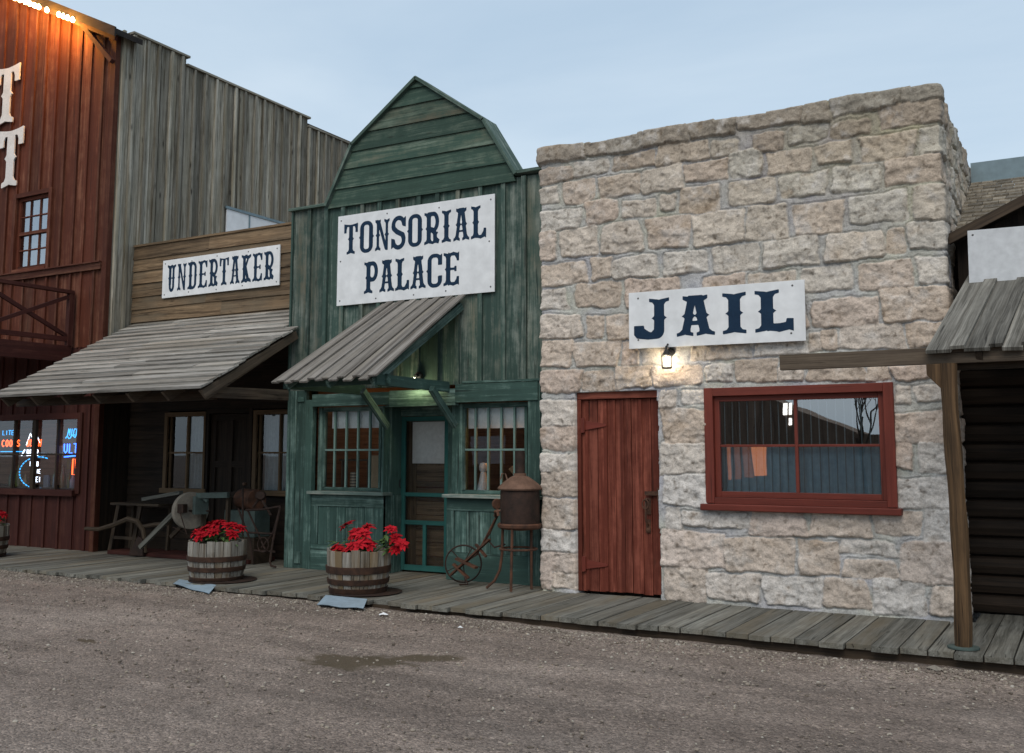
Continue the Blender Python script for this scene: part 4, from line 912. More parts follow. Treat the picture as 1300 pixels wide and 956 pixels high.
# things in the windows
def obj1(name, mbx, mat, label, cat, group=None, **k): return tag(mbx.build(name, mat, **k), label, cat, group)
mb = MB(); mb.lathe([(.0, 0), (.085, .003), (.088, .02), (.055, .12), (.034, .22), (.03, .235), (.036, .245), (.05, .27), (.052, .30), (.036, .335), (0, .345)], (-5.86, 9.70, .95), 20)
obj1('bottle', mb, M['vase'], 'white china bottle with a ball top standing inside the right green window', 'bottle')
mb = MB(); mb.box(F2(9.72), -7.50, -7.22, .95, 1.37, -.03, 0, 'v'); obj1('panel', mb, M['tan_panel'], 'plain tan board leaning inside the right end of the left green window', 'board')
mb = MB(); mb.lathe([(.055, .95), (.055, 1.15), (.045, 1.17), (0, 1.17)], (-7.70, 9.71, 0), 18)
m, nt_, b_, out_ = newmat('banded_cloth'); tcn = N(nt_, 'ShaderNodeTexCoord'); wv = N(nt_, 'ShaderNodeTexWave', bands_direction='Z'); wv.inputs['Scale'].default_value = 9; nt_.links.new(tcn.outputs['Object'], wv.inputs[0])
rr = ramp(nt_, [(.3, (.30, .24, .17)), (.6, (.06, .04, .03))]); nt_.links.new(wv.outputs['Fac'], rr.inputs[0]); nt_.links.new(rr.outputs[0], b_.inputs['Base Color'])
obj1('jar', mb, m, 'small jar with light and dark bands on the left window ledge', 'jar')
mb = MB(); mb.box(F2(9.78), -8.0, -7.55, 1.30, 1.325, -.15, 0, 'u'); mb.box(F2(9.80), -7.98, -7.96, .95, 1.30, -.03, 0, 'v'); mb.box(F2(9.80), -7.58, -7.56, .95, 1.30, -.03, 0, 'v'); obj1('shelf', mb, M['old_wood_d'], 'little dark shelf standing inside the left green window', 'shelf')
# warm lamp inside the right window
hl = thing('hanging_lamp', 'amber lit bar lamp hanging inside the right green window', 'lamp', (-5.5, 10.2, 1.6))
mb = MB(); mb.tube([(-5.72, 10.0, 1.70), (-5.25, 10.0, 1.70)], .014, 8); mb.tube([(-5.62, 10.0, 1.70), (-5.62, 10.0, 1.59)], .012, 8); mb.tube([(-5.30, 10.0, 1.70), (-5.30, 10.0, 1.56)], .022, 8); mb.build('lit_tube', glow('amber_tube', (1, .30, .03), 4.5), hl)
mb = MB(); mb.tube([(-5.5, 10.0, 1.70), (-5.5, 10.0, 2.95)], .006, 6); mb.build('cord', M['black'], hl)
lamp('amber_light', (-5.45, 10.15, 1.6), 7, (1, .36, .08), .12)
mb = MB(); mb.bar((-5.78, 10.2, 1.18), (-5.50, 10.2, 1.36), .02, .09, (0, -.4, 1)); obj1('razor_strop', mb, M['tan_panel'], 'slanting tan strap on a hook inside the right green window', 'strap')
lamp('interior_glow', (-7.4, 11.2, 2.2), 9, (1, .6, .3), .2)
# ------------------------------------------------------------------ undertaker's
und = thing('timber_building', 'low brown clapboard building with a deep plank-roofed porch between the red and green fronts', 'building', (-10.4, 10.1, 0))
FU = F2(10.10); FL = F2(10.16)
mb = MB(); laps(mb, FU, -12.28, -8.62, 3.15, 4.49, 0, .192, sag=.007, bl=2.6, t=.024); mb.build('wall', M['brown_siding'], und)
mb = MB(); mb.box(FU, -12.28, -8.62, 4.49, 4.52, -.12, .03, 'u'); mb.box(FZ(4.2), -12.25, -8.65, 10.1, 14.5, -.05, 0, 'v'); mb.build('parapet_cap', M['brown_siding'], und)
holes = [(-11.45, -10.72, .90, 1.92), (-10.62, -9.86, 0, 1.95), (-9.72, -8.95, .90, 1.92)]
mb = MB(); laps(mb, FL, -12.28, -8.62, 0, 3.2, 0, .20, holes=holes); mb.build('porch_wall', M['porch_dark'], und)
for i, (a, b, c, d) in enumerate(holes):
    mb = MB()
    for q in ((a-.06, a, c, d+.06), (b, b+.06, c, d+.06)): mb.box(FL, *q, -.05, .045, 'v')
    mb.box(FL, a, b, d, d+.059, -.05, .044, 'u')
    if i != 1:
        mb.box(FL, a-.09, b+.09, c-.07, c-.001, -.05, .07, 'u'); wn = mb.build('window', M['brown_trim'], und)
        mb = MB(); mb.box(FL, (a+b)/2-.0125, (a+b)/2+.0125, c, d, -.05, .0, 'v'); mb.box(FL, a, (a+b)/2-.013, (c+d)/2-.02, (c+d)/2+.005, -.05, .005, 'u'); mb.box(FL, (a+b)/2+.013, b, (c+d)/2-.02, (c+d)/2+.005, -.05, .005, 'u')
        for q in ((a, a+.03, c, d), (b-.03, b, c, d)): mb.box(FL, *q, -.05, -.01, 'v')
        mb.build('sash', M['brown_trim'], wn)
        mb = MB(); mb.sheet(F2(10.19), a, b, c, d); mb.build('pane', M['glass'], wn)
        tag(curtain(a+(.30 if i == 0 else .02), b-.01, 10.28, c-.02, d, M['curtain'], folds=6, amp=.022, name='curtain'), 'pale lace curtain behind the porch window %s the brown door' % ('left of' if i == 0 else 'right of'), 'curtain')
    else:
        mb.build('door_frame', M['porch_dark'], und)
        mb = MB(); mb.box(FL, a+.005, b-.005, .02, .10, -.06, 0, 'u')
        for q in ((a+.005, a+.10, .101, d-.01), (b-.10, b-.005, .101, d-.01), ((a+b)/2-.04, (a+b)/2+.04, .101, d-.1)): mb.box(FL, *q, -.06, 0, 'v')
        for z in (.78, 1.2): mb.box(FL, a+.101, b-.101, z, z+.09, -.06, -.002, 'u')
        mb.box(FL, a+.101, b-.101, d-.1, d-.01, -.06, -.002, 'u'); mb.box(FL, a+.1, b-.1, .1, d-.1, -.06, -.03, 'v')
        dd = mb.build('door', M['porch_dark'], und)
        mb = MB(); mb.lathe([(0, -.02), (.02, -.018), (.025, .02), (.018, .035), (0, .04)], (b-.05, 10.13, .98), 12, (0, -1, 0)); mb.build('knob', M['rust_light'], dd)
room(und, -12.2, -8.7, 10.24, 13.0, .02, 3.1, M['dark_in'])
mb = MB()
prof = lambda t: (7.90+2.2*t, 2.11+1.20*t)
n = 17
for i in range(n):
    t0, t1 = i/n, (i+1)/n+.012; (ya, za), (yb, zb) = prof(t0), prof(min(t1, 1.0)); segs = [-12.22]
    x = -12.22+rng.uniform(.9, 2.4)
    while x < -9.0: segs.append(x); x += rng.uniform(1.2, 2.6)
    segs.append(-8.42 if ya < 9.4 else -8.635)
    for a, b in zip(segs[:-1], segs[1:]):
        a2 = a+rng.uniform(-.008, .008); j = [rng.uniform(-.007, .007) for _ in range(4)]; b2 = b+(rng.uniform(-.03, .02) if b == segs[-1] and ya < 9.35 else 0)
        y_ = ya-(rng.uniform(0, .02)); lift = .030
        vs = [(a2, y_+j[0], za), (b2, y_+j[1], za), (b2, yb, zb), (a2, yb, zb), (a2, y_+j[0]-.012, za+lift+j[2]*.5), (b2, y_+j[1]-.012, za+lift+j[3]*.5), (b2, yb, zb+.012), (a2, yb, zb+.012)]
        gc = [(v[0], v[1], v[2]) for v in vs]; mb.add(vs, [(3, 2, 1, 0), (4, 5, 6, 7), (0, 1, 5, 4), (1, 2, 6, 5), (2, 3, 7, 6), (3, 0, 4, 7)], gc)
awu = thing('awning', 'long sagging porch roof of grey weathered planks in front of the brown building', 'awning', (-10.3, 10.05, 2.0))
mb.build('awning_roof', M['roof_grey'], awu)
for x in (-12.06, -11.47, -10.88, -10.29, -9.70, -9.10, -8.50):
    mb = MB(); y1 = 9.44 if x > -8.6 else 10.08
    pts = [(7.945, 2.09), (8.05, 2.0), (y1, 2.0+1.2*(y1-8.05)/2.2+.03), (y1, 2.1+1.2*(y1-7.95)/2.2-.012), (7.945, 2.095)]
    mb.poly(FX(x), [(p[0], p[1]) for p in pts], -.022, .022, 'u'); mb.build('rafter', M['beam'], awu)
mb = MB(); mb.bar((-12.24, 8.30, 2.06), (-8.62, 8.30, 2.06), .06, .10); mb.build('eave_beam', M['brown_dark'], awu)
mb = MB(); mb.bar((-8.585, 8.16, 2.09), (-8.61, 9.50, 2.12), .05, .13); mb.build('side_beam', M['beam'], awu)
mb = MB(); mb.bar((-8.46, 7.96, 2.055), (-8.46, 9.46, 2.055+1.2*1.5/2.2), .03, .10); mb.build('barge_board', M['beam'], awu)
sign('long white sign with tall narrow navy letters UNDERTAKER on brown clapboards', frame((-11.60, 10.055, 3.655), (2.28, 0, .01), (0, 0, 1)), 0, 2.28, 0, .56, 0,
     [('UNDERTAKER', .105, 2.175, .085, .40, .178, .050)], M['sign'], [(.05, .51), (1.1, .52), (2.23, .51), (.05, .05), (1.1, .04), (2.23, .05), (.6, .5), (1.6, .05), (.55, .05), (1.7, .52)], th=.02)

# ------------------------------------------------------------------ the tall red building on the left
sal = thing('timber_building', 'tall red board-and-batten building with weathered grey side wall and balcony', 'building', (-15.5, 9.65, 0))
FR = F2(9.65)
hol = [(-14.52, -13.71, 4.27, 5.43), (-16.6, -12.78, .86, 1.90)]
mb = MB(); rake = lambda x: 7.735-.49*(x+12.4)
boards(mb, FR, -19.5, -12.34, 2.96, rake, -.05, 0, .27, holes=hol[:1], batten=(.04, .026), gap=.004, jit=.008); mb.build('wall', M['red_wall'], sal)
mb = MB(); boards(mb, FR, -19.5, -12.34, 0, 2.955, -.05, 0, .30, holes=hol[1:], batten=(.045, .022)); mb.build('lower_wall', M['red_dark'], sal)  # lower boards in darker red: the balcony's shade is put into their colour
mb = MB(); mb.box(FR, -12.40, -12.30, 0, 7.66, -.05, .035, 'v'); mb.box(FR, -19.5, -12.41, 4.10, 4.20, -.02, .05, 'u'); mb.box(FR, -19.5, -12.41, 4.202, 4.222, -.02, .075, 'u'); mb.build('trim_board', M['red_wall'], sal)
mb = MB(); st = lambda y: 7.83 if y < 11.0 else (7.69 if y < 13.95 else 7.53)
boards(mb, FX(-12.30), 9.62, 10.98, 2.9, lambda y: 7.74 if y < 9.95 else 7.80, -.05, 0, .17, gap=.005, batten=None, jit=.018); boards(mb, FX(-12.30), 10.98, 13.94, 2.9, 7.66, -.05, 0, .175, gap=.005, batten=None, jit=.018); boards(mb, FX(-12.30), 13.94, 18.5, 2.9, 7.50, -.05, 0, .18, gap=.005, batten=None, jit=.018)
for y in np.arange(9.70, 18.4, .235):
    y = y+rng.uniform(-.03, .03); mb.box(FX(-12.30), y, y+.048, 5.54 if 11.87 < y < 13.32 else 3.0, (7.80 if y < 10.9 else 7.66 if y < 13.9 else 7.5)-.01, -.01, .034, 'v')
mb.build('side_wall', M['grey_wall'], sal)
mb = MB(); boards(mb, FX(-12.31), 9.70, 18.5, 0, 2.9, -.05, 0, .2); mb.build('lower_side_wall', M['porch_dark'], sal)  # foot of the grey side wall, the awning's shade painted as near-black boards
mb = MB()
for a, b, z in ((9.9, 11.02, 7.80), (10.97, 13.97, 7.66), (13.93, 18.5, 7.50)): mb.box(FX(-12.30), a, b, z, z+.035, -.14, .04, 'u')
mb.build('parapet_cap', M['grey_wall'], sal)
mb = MB(); mb.poly(F2(9.95), [(-19.5, 7.2), (-12.36, 7.2), (-12.36, 7.6), (-19.5, 10.9)], -8.4, 0, 'u'); mb.box(F2(18.4), -19.5, -12.36, 0, 7.19, -.05, 0, 'u'); mb.build('roof', M['brown_dark'], sal)
room(sal, -19.0, -12.45, 9.76, 13.5, .02, 2.6, M['dark_in']); room(sal, -15.5, -12.9, 9.78, 11.5, 3.9, 6.0, M['dark_in'])
# upper window
a, b, c, d = hol[0]; mb = MB()
for q in ((a-.07, a, c-.07, d+.07), (b, b+.07, c-.07, d+.07)): mb.box(FR, *q, -.04, .04, 'v')
mb.box(FR, a, b, d, d+.069, -.04, .039, 'u'); mb.box(FR, a, b, c-.07, c, -.04, .05, 'u'); wn = mb.build('window', M['red_wall'], sal)
mb = MB(); 
for q in ((a, a+.05), (b-.05, b)): mb.box(FR, q[0], q[1], c, d, -.06, -.02, 'v')
mb.box(FR, a+.051, b-.051, (c+d)/2-.03, (c+d)/2+.02, -.06, -.01, 'u'); mb.box(FR, a+.051, b-.051, c, c+.05, -.06, -.02, 'u'); mb.box(FR, a+.051, b-.051, d-.05, d, -.06, -.02, 'u')
for i in (1, 2): x = a+.05+(b-a-.1)*i/3; mb.box(FR, x-.0065, x+.0065, c+.051, d-.051, -.055, -.028, 'v')
for z in (c+.31, d-.31): mb.box(FR, a+.052, b-.052, z-.009, z+.009, -.055, -.03, 'u')
mb.build('sash', M['red_wall'], wn)
mb = MB(); mb.sheet(F2(9.70), a, b, c, d); mb.build('pane', glassmat('old_reflecting_glass', (.8, .85, .9), refl=.42, wav=.12), wn)
tag(curtain(a, b, 9.80, c-.02, d, M['curtain'], folds=5, amp=.02), 'pale curtain behind the upstairs window of the red building', 'curtain')
# neon window
a, b, c, d = hol[1]; mb = MB()
mb.box(FR, b, b+.10, c-.05, d+.09, -.04, .03, 'v'); mb.box(FR, a, b, d, d+.09, -.04, .031, 'u'); mb.box(FR, a-.02, b+.02, c-.09, c-.001, -.04, .08, 'u'); wn = mb.build('window', M['red_dark'], sal)
mb = MB()
for x in (-13.82, -14.9, -16.0): mb.box(FR, x-.04, x+.04, c, d, -.05, .0, 'v')
for x in (-13.28, -14.31, -15.4): mb.box(FR, x-.014, x+.014, c, d, -.05, -.01, 'v')
for x0, x1 in ((-16.6, -16.04), (-15.96, -14.94), (-14.86, -13.86), (-13.78, -12.79)): mb.box(FR, x0, x1, (c+d)/2-.015, (c+d)/2+.012, -.05, -.012, 'u')
mb.build('sash', M['brown_dark'], wn)
mb = MB(); mb.sheet(F2(9.705), a, b, c, d); mb.build('pane', glassmat('bar_window_glass', (.85, .9, .95), refl=.10, wav=.05), wn)
# side window, high up
FSW = FX(-12.28); mb = MB()
mb.box(FSW, 11.93, 13.3, 4.5, 5.50, -.01, .012, 'u'); sw = mb.build('window', M['sign'], sal)
mb = MB(); mb.box(FSW, 12.44, 12.47, 4.5, 5.5, .012, .022, 'v'); mb.box(FSW, 11.9, 13.33, 5.49, 5.535, -.01, .03, 'u'); mb.build('sash', M['metal_blue'], sw)
# gable rake with its bracket
zr = lambda x: 7.51-.49*(x+11.77)
mb = MB(); mb.poly(F2(9.95), [(-19.6, zr(-19.6)-.09), (-12.12, zr(-12.12)-.09), (-12.12, zr(-12.12)), (-19.6, zr(-19.6))], 0, .50, 'u'); mb.poly(F2(9.45), [(-19.6, zr(-19.6)-.13), (-12.10, zr(-12.10)-.13), (-12.10, zr(-12.10)+.02), (-19.6, zr(-19.6)+.02)], 0.001, .03, 'u'); mb.build('eave', M['black_wood'], sal)
mb = MB(); mb.bar((-12.2, 9.53, zr(-12.2)-.15), (-19.5, 9.53, zr(-19.5)-.15), .05, .08); mb.build('outrigger', M['red_dark'], sal)
mb = MB(); mb.bar((-12.98, 9.54, 7.93), (-12.30, 9.56, 7.24), .07, .07); mb.build('brace', M['red_dark'], sal)
# balcony
bal = MB(); bal.box(FZ(2.98), -19.4, -12.98, 8.1, 9.60, -.03, 0, 'v'); bal.box(FX(-12.97), 8.1, 9.60, 2.74, 2.98, -.05, 0, 'u'); bal.box(F2(8.1), -19.4, -12.97, 2.74, 2.98, -.05, 0, 'u')
bc = bal.build('balcony', M['red_dark'], sal)
mb = MB()
for y in (8.15, 9.57): mb.box(FX(-13.0), y-.04, y+.04, 2.98, 3.80, -.04, .04, 'v')
mb.bar((-13.0, 8.15, 3.79), (-13.0, 9.60, 3.79), .09, .05); mb.bar((-13.0, 8.15, 3.08), (-13.0, 9.58, 3.08), .05, .07)
mb.bar((-13.0, 8.18, 3.72), (-13.0, 9.54, 3.12), .04, .055); mb.bar((-12.99, 8.18, 3.12), (-12.99, 9.54, 3.72), .04, .055)
for x in (-14.5, -16, -17.5): mb.box(F2(8.15), x-.04, x+.04, 2.98, 3.80, -.04, .04, 'v')
mb.bar((-13.0, 8.15, 3.79), (-19.4, 8.15, 3.79), .09, .05); mb.bar((-13.0, 8.15, 3.08), (-19.4, 8.15, 3.08), .05, .07)
for i in range(4): x0 = -13.05-i*1.5; mb.bar((x0, 8.15, 3.12), (x0-1.4, 8.15, 3.74), .04, .055); mb.bar((x0, 8.16, 3.74), (x0-1.4, 8.16, 3.12), .04, .055)
mb.build('railing', M['red_dark'], bc)
# lit bulbs under the eave: one string, each bulb a part of it
sl = thing('string_light', 'row of glowing amber bulbs under the eave of the tall red building', 'string lights', (-13.4, 9.4, 8.2))
bz = lambda x: 8.03-.47*(x+13.08)
mb = MB(); mb.tube([(x, 9.44, bz(x)+.035+.008*math.sin(x*20)) for x in np.linspace(-13.0, -15.4, 30)], .008, 6); mb.build('cable', M['black'], sl)
gb = glow('amber_bulb', (1, .66, .30), 30)
for i, x in enumerate((-13.08, -13.20, -13.31, -13.42, -13.72, -13.93, -14.04, -14.16, -14.28, -14.42, -14.56, -14.70, -14.95, -15.1)):
    mb = MB(); mb.lathe([(0, -.05), (.022, -.042), (.036, -.010), (.028, .018), (.013, .036), (0, .038)], (x, 9.42, bz(x)-.012), 10); mb.build('bulb', gb, sl)
for x, e in ((-13.15, 46), (-13.6, 40), (-14.1, 26), (-14.9, 9), (-15.8, 8)): lamp('string_bulb_light', (x, 9.33, bz(x)-.10), e, (1, .40, .05), .04)
# the two cut-out letters
for i, (x, z, h_, lab) in enumerate(((-15.22, 6.72, .98, 'upper'), (-15.03, 5.64, .97, 'lower'))):
    o = letter_mesh('sign_letter', 'T', FR, x, z, h_, .62, .19, M['white_letter'], .03, .02)
    tag(o, '%s of the two white wooden T letters on the red wall' % lab, 'letter', 'white T letters on the red wall')
# neon signs, drawn as bent tubes
def strokes(mbx, X0, Z0, h_, w_, segs, y, r_):
    for s in segs:
        if len(s) > 1: mbx.tube([(X0+p[0]*w_, y, Z0+p[1]*h_) for p in s], r_, 5)
ST = {'C': [arc(.5, .5, .4, .5, 50, 310, 9)], 'O': [arc(.5, .5, .4, .5, 0, 358, 12)], 'R': [[(.1, 0), (.1, 1), (.7, .95), (.85, .75), (.7, .52), (.1, .5)], [(.4, .5), (.9, 0)]], 'S': [[(.85, .85), (.5, 1), (.15, .78), (.3, .55), (.75, .42), (.85, .2), (.5, 0), (.1, .12)]],
      'U': [[(.1, 1), (.1, .25), (.5, 0), (.9, .25), (.9, 1)]], 'L': [[(.15, 1), (.15, 0), (.85, 0)]], 'T': [[(0, 1), (1, 1)], [(.5, 1), (.5, 0)]], 'A': [[(0, 0), (.5, 1), (1, 0)], [(.2, .38), (.8, .38)]], 'B': [[(.1, 0), (.1, 1), (.7, .9), (.7, .6), (.1, .5), (.85, .4), (.8, .05), (.1, 0)]], 'H': [[(.1, 0), (.1, 1)], [(.9, 0), (.9, 1)], [(.1, .5), (.9, .5)]], 'E': [[(.9, 1), (.1, 1), (.1, 0), (.9, 0)], [(.1, .5), (.7, .5)]], 'I': [[(.5, 0), (.5, 1)]], 'K': [[(.1, 0), (.1, 1)], [(.85, 1), (.1, .45), (.9, 0)]], 'M': [[(0, 0), (.1, 1), (.5, .4), (.9, 1), (1, 0)]]}
def word(mbx, t, x, z, h_, y, r_, pitch=.8, slant=0):
    for i, ch in enumerate(t):
        if ch in ST: strokes(mbx, x+i*h_*pitch, z, h_, h_*pitch*.75, [[(p[0]+slant*p[1], p[1]) for p in s] for s in ST[ch]], y, r_)
def neon(name_parts, label, c):
    t = thing('neon_sign', label, 'neon sign', c)
    for nm, mbx, m in name_parts: mbx.build(nm, m, t)
    return t
nO = glow('neon_orange', (1, .10, .02), 4.0); nW = glow('neon_white', (.85, .9, 1), 3.0); nB = glow('neon_blue', (.03, .14, 1), 5); nC = glow('neon_cyan', (.04, .42, 1), 1.8)
yn = 9.78
a_ = MB(); word(a_, 'COORS', -14.78, 1.50, .10, yn, .0075, .95); b_ = MB(); word(b_, 'HELIOS'[:0] or 'LITE', -14.78, 1.68, .07, yn, .005, 1.1)
b_.tube([(-14.80, yn, 1.42), (-14.2, yn, 1.42)], .006, 5)
neon([('tube_orange', a_, nO), ('tube_blue', b_, nC)], 'orange block-letter neon sign at the left edge of the bar window', (-14.5, yn, 1.5))
a_ = MB(); a_.tube([(-14.17, yn, 1.52), (-14.08, yn, 1.70), (-14.03, yn, 1.62), (-13.97, yn, 1.74), (-13.84, yn, 1.55)], .0065, 5); a_.tube([(-14.27, yn, 1.36), (-14.20, yn, 1.45)], .010, 5); word(a_, 'BEER'[:3]+'R', -14.14, 1.36, .09, yn, .009, .8)
b_ = MB(); word(b_, 'BUSCH', -14.15, 1.50, .105, yn, .007, .66, .3)
neon([('tube_white', a_, nW), ('tube_orange', b_, nO)], 'white mountain-shaped neon sign with slanting orange letters', (-14.05, yn, 1.5))
a_ = MB(); a_.tube([(-13.24+.035*i, yn, 1.62+.03*math.sin(i*1.9)+.012*i*.5) for i in range(14)], .008, 5)
word(a_, 'MICHEL', -13.20, 1.66, .10, yn, .007, .62, .35); b_ = MB(); word(b_, 'ULTRA', -13.27, 1.40, .135, yn, .008, .85); b_.tube([(-13.25, yn, 1.34), (-12.85, yn, 1.37)], .010, 5)
neon([('tube_cyan', a_, nC), ('tube_blue', b_, nB)], 'blue neon sign with script over big capitals at right end', (-13.0, yn, 1.5))
a_ = MB()
for q0 in range(65, 285, 11): a_.tube([(-13.84+.46*math.cos(R(q)), yn, 1.10+.24*math.sin(R(q))) for q in (q0, q0+6)], .0085, 5); b_ = MB(); word(b_, 'IHHB', -14.07, 1.20, .07, yn, .006, .85); word(b_, 'HHBIE', -14.04, 1.09, .06, yn, .005, .85); word(b_, 'IIEI', -14.02, .96, .075, yn, .006, .85)
neon([('tube_cyan', a_, nC), ('tube_white', b_, nW)], 'cyan dotted arc neon sign with three rows of white letters', (-13.8, yn, 1.1))
a_ = MB(); a_.tube([(-13.05, yn, 1.08), (-13.05, yn, 1.31), (-12.99, yn, 1.31), (-12.97, yn, 1.08)], .010, 5, closed=True); neon([('tube_orange', a_, nO)], 'narrow upright orange neon outline under the blue sign', (-13.0, yn, 1.2))
# bottles and glasses on the bar window ledge
bm_ = [plain('bottle_green', (.03, .09, .04), rough=.2), plain('bottle_amber', (.20, .12, .03), rough=.2), plain('glass_pale', (.22, .25, .28), rough=.15), plain('bottle_olive', (.12, .13, .02), rough=.2)]
for i, (x, r_, h_) in enumerate(((-14.62, .035, .27), (-14.50, .045, .34), (-13.66, .035, .30), (-13.55, .03, .26), (-13.42, .045, .33), (-13.33, .03, .22), (-13.14, .04, .22), (-13.02, .035, .20), (-14.38, .04, .2), (-13.22, .03, .24))):
    mb = MB(); mb.lathe([(0, 0), (r_, .003), (r_, h_*.55), (r_*.45, h_*.72), (r_*.35, h_*.98), (0, h_)], (x, 9.86+(i % 3)*.04, .875), 12)
    col_ = (0, 3, 0, 2, 1, 0, 2, 0, 1, 3)[i]; rank = sorted((-14.62, -14.50, -13.66, -13.55, -13.42, -13.33, -13.14, -13.02, -14.38, -13.22)).index(x)
    tag(mb.build('bottle', bm_[col_]), '%s bottle, %s from the left in the row on the neon-lit bar window ledge' % (('green', 'amber', 'clear', 'olive')[col_], ('first', 'second', 'third', 'fourth', 'fifth', 'sixth', 'seventh', 'eighth', 'ninth', 'tenth')[rank]), 'bottle', 'bottles on the bar window ledge')
mb = MB(); mb.box(FZ(.87), -16.5, -12.6, 9.76, 10.0, -.03, 0, 'u'); mb.build('ledge', M['brown_dark'], sal)
lamp('bar_glow', (-14.2, 10.6, 2.2), 9, (.55, .68, 1), .3)
mb = MB(); mb.box(F2(10.25), -16.5, -12.6, .9, 2.3, -.04, 0, 'u'); mb.build('back_bar', M['brown_in'], sal)
for x, z, w_, h_ in ((-13.6, 1.62, .10, .24), (-13.42, 1.55, .09, .3), (-14.0, 1.72, .14, .14), (-14.6, 1.66, .3, .1), (-13.3, 1.75, .3, .06), (-14.3, 1.1, .12, .3), (-13.75, 1.5, .1, .14)):
    mb = MB(); mb.box(F2(10.20), x, x+w_, z-.35, z-.35+h_, -.03, 0, 'v'); tag(mb.build('poster', bm_[rng.choice((1, 2, 3))]), 'small faded bill, %s from the left on the wall behind the bar window' % ('first', 'second', 'third', 'fourth', 'fifth', 'sixth', 'seventh')[sorted((-13.6, -13.42, -14.0, -14.6, -13.3, -14.3, -13.75)).index(x)], 'poster', 'bills behind the bar window')

# ------------------------------------------------------------------ the dark building on the right
rb = thing('log_building', 'dark brown log-sided building at the right edge with a shingled roof', 'building', (1.0, 9.85, 0))
mb = MB(); FB = F2(9.85)
z = 0
while z < 3.3:
    r_ = .085; mb.tube([(-.90, 9.87, z+r_), (3.2, 9.87, z+r_)], r_+.004, 8); z += .165
mb.build('log_wall', M['porch_dark'], rb)  # shade under the awning is painted into the logs by this near-black brown
mb = MB(); mb.box(F2(9.82), .55, 1.5, 0, 2.0, -.03, .0, 'v'); mb.build('door', M['brown_dark'], rb)
mb = MB()   # shingles in courses
y0, z0, y1, z1 = 9.75, 3.37, 12.0, 4.40; nc = 15
for i in range(nc):
    t0, t1 = i/nc, (i+1.4)/nc; x = -.86-rng.uniform(0, .1)
    while x < 3.2:
        wd = rng.uniform(.09, .19); jy = rng.uniform(-.018, .018)
        ya, za = y0+(y1-y0)*t0+jy, z0+(z1-z0)*t0+jy*.45; yb, zb = y0+(y1-y0)*min(t1, 1), z0+(z1-z0)*min(t1, 1)
        l0 = .022+rng.uniform(0, .008); xx0, xx1 = max(x, -.88)+.003, x+wd-.003
        if xx1 > xx0+.01:
            vs = [(xx0, ya, za), (xx1, ya, za), (xx1, yb, zb), (xx0, yb, zb), (xx0, ya, za+l0), (xx1, ya, za+l0), (xx1, yb, zb+.006), (xx0, yb, zb+.006)]
            mb.add(vs, [(3, 2, 1, 0), (4, 5, 6, 7), (0, 1, 5, 4), (1, 2, 6, 5), (2, 3, 7, 6), (3, 0, 4, 7)], [(v[1], v[0], v[2]) for v in vs])
        x += wd
rf = mb.build('roof', M['shingle'], rb)
mb = MB(); mb.box(F2(12.0), -.88, 3.2, 4.40, 4.63, -.02, 0, 'u'); mb.box(F2(12.0), -.88, 3.2, 4.385, 4.41, -.02, .03, 'u'); mb.build('ridge_panel', M['metal_blue'], rf)
mb = MB(); mb.box(FX(-.84), 9.9, 14, 0, 3.4, -.05, 0, 'v'); mb.box(FX(3.2), 9.9, 14, 0, 3.4, -.05, 0, 'v'); mb.box(FZ(4.3), -.88, 3.2, 12.0, 14, -.05, 0, 'v'); mb.build('rear_wall', M['brown_dark'], rb)
# front gable over the awning
mb = MB(); ap = (1.1, 4.27)
for sgn, xe in ((1, -.90), (-1, 3.1)):
    mb.bar((xe, 9.32, 3.245), (ap[0], 9.32, ap[1]-.115), .05, .08, (0, 0, 1)); mb.bar((xe, 9.60, 3.28), (ap[0], 9.60, ap[1]-.08), .60, .025, (0, 0, 1))
mb.build('gable_rake', M['brown_dark'], rb)
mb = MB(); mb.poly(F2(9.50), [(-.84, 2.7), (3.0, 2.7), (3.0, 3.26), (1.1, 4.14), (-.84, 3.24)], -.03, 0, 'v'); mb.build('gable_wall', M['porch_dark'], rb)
# its awning
awr = thing('awning', 'rough plank awning on a leaning amber post at the right edge', 'awning', (.2, 8.0, 0))
mb = MB(); x = -.96; B0, B1 = (8.02, 2.15), (9.46, 2.95)
i = 0
while x < 3.1:
    wd = rng.uniform(.07, .11) if i % 2 else rng.uniform(.13, .19); hi = .022 if i % 2 else 0
    sk = .22*(1-(x+.96)/4); dz = rng.uniform(-.004, .006)+hi; e = rng.uniform(-.02, .03)
    q = [(x+.002, B0[0]-e, B0[1]-e*.5+dz), (x+wd-.002, B0[0]-e+rng.uniform(-.015, .015), B0[1]-e*.5+dz+rng.uniform(-.004, .008)), (x+wd-.002+sk, B1[0], B1[1]+dz), (x+.002+sk, B1[0], B1[1]+dz)]
    vs = q+[(p[0], p[1]-.012, p[2]+.024) for p in q]; gc = [(0, 0, 0), (0, wd, 0), (1.65, wd, 0), (1.65, 0, 0)]*2
    mb.add(vs, [(3, 2, 1, 0), (4, 5, 6, 7), (0, 1, 5, 4), (1, 2, 6, 5), (2, 3, 7, 6), (3, 0, 4, 7)], gc); x += wd-(.008 if i % 2 else .01); i += 1
mb.build('awning_roof', M['rough_roof'], awr)
mb = MB(); mb.box(F2(8.06), -2.07, 3.1, 2.065, 2.19, -.05, .0, 'u'); mb.build('beam', M['beam'], awr, bevel=.004)
mb = MB(); mb.box(F2(8.16), -.93, 3.1, 2.02, 2.10, -.04, 0, 'u')
for x in (-.6, .2, 1.0): mb.bar((x, 8.05, 2.10), (x+.18, 9.45, 2.86), .045, .09)
mb.build('rafter', M['brown_dark'], awr)
mb = MB()
pp = []
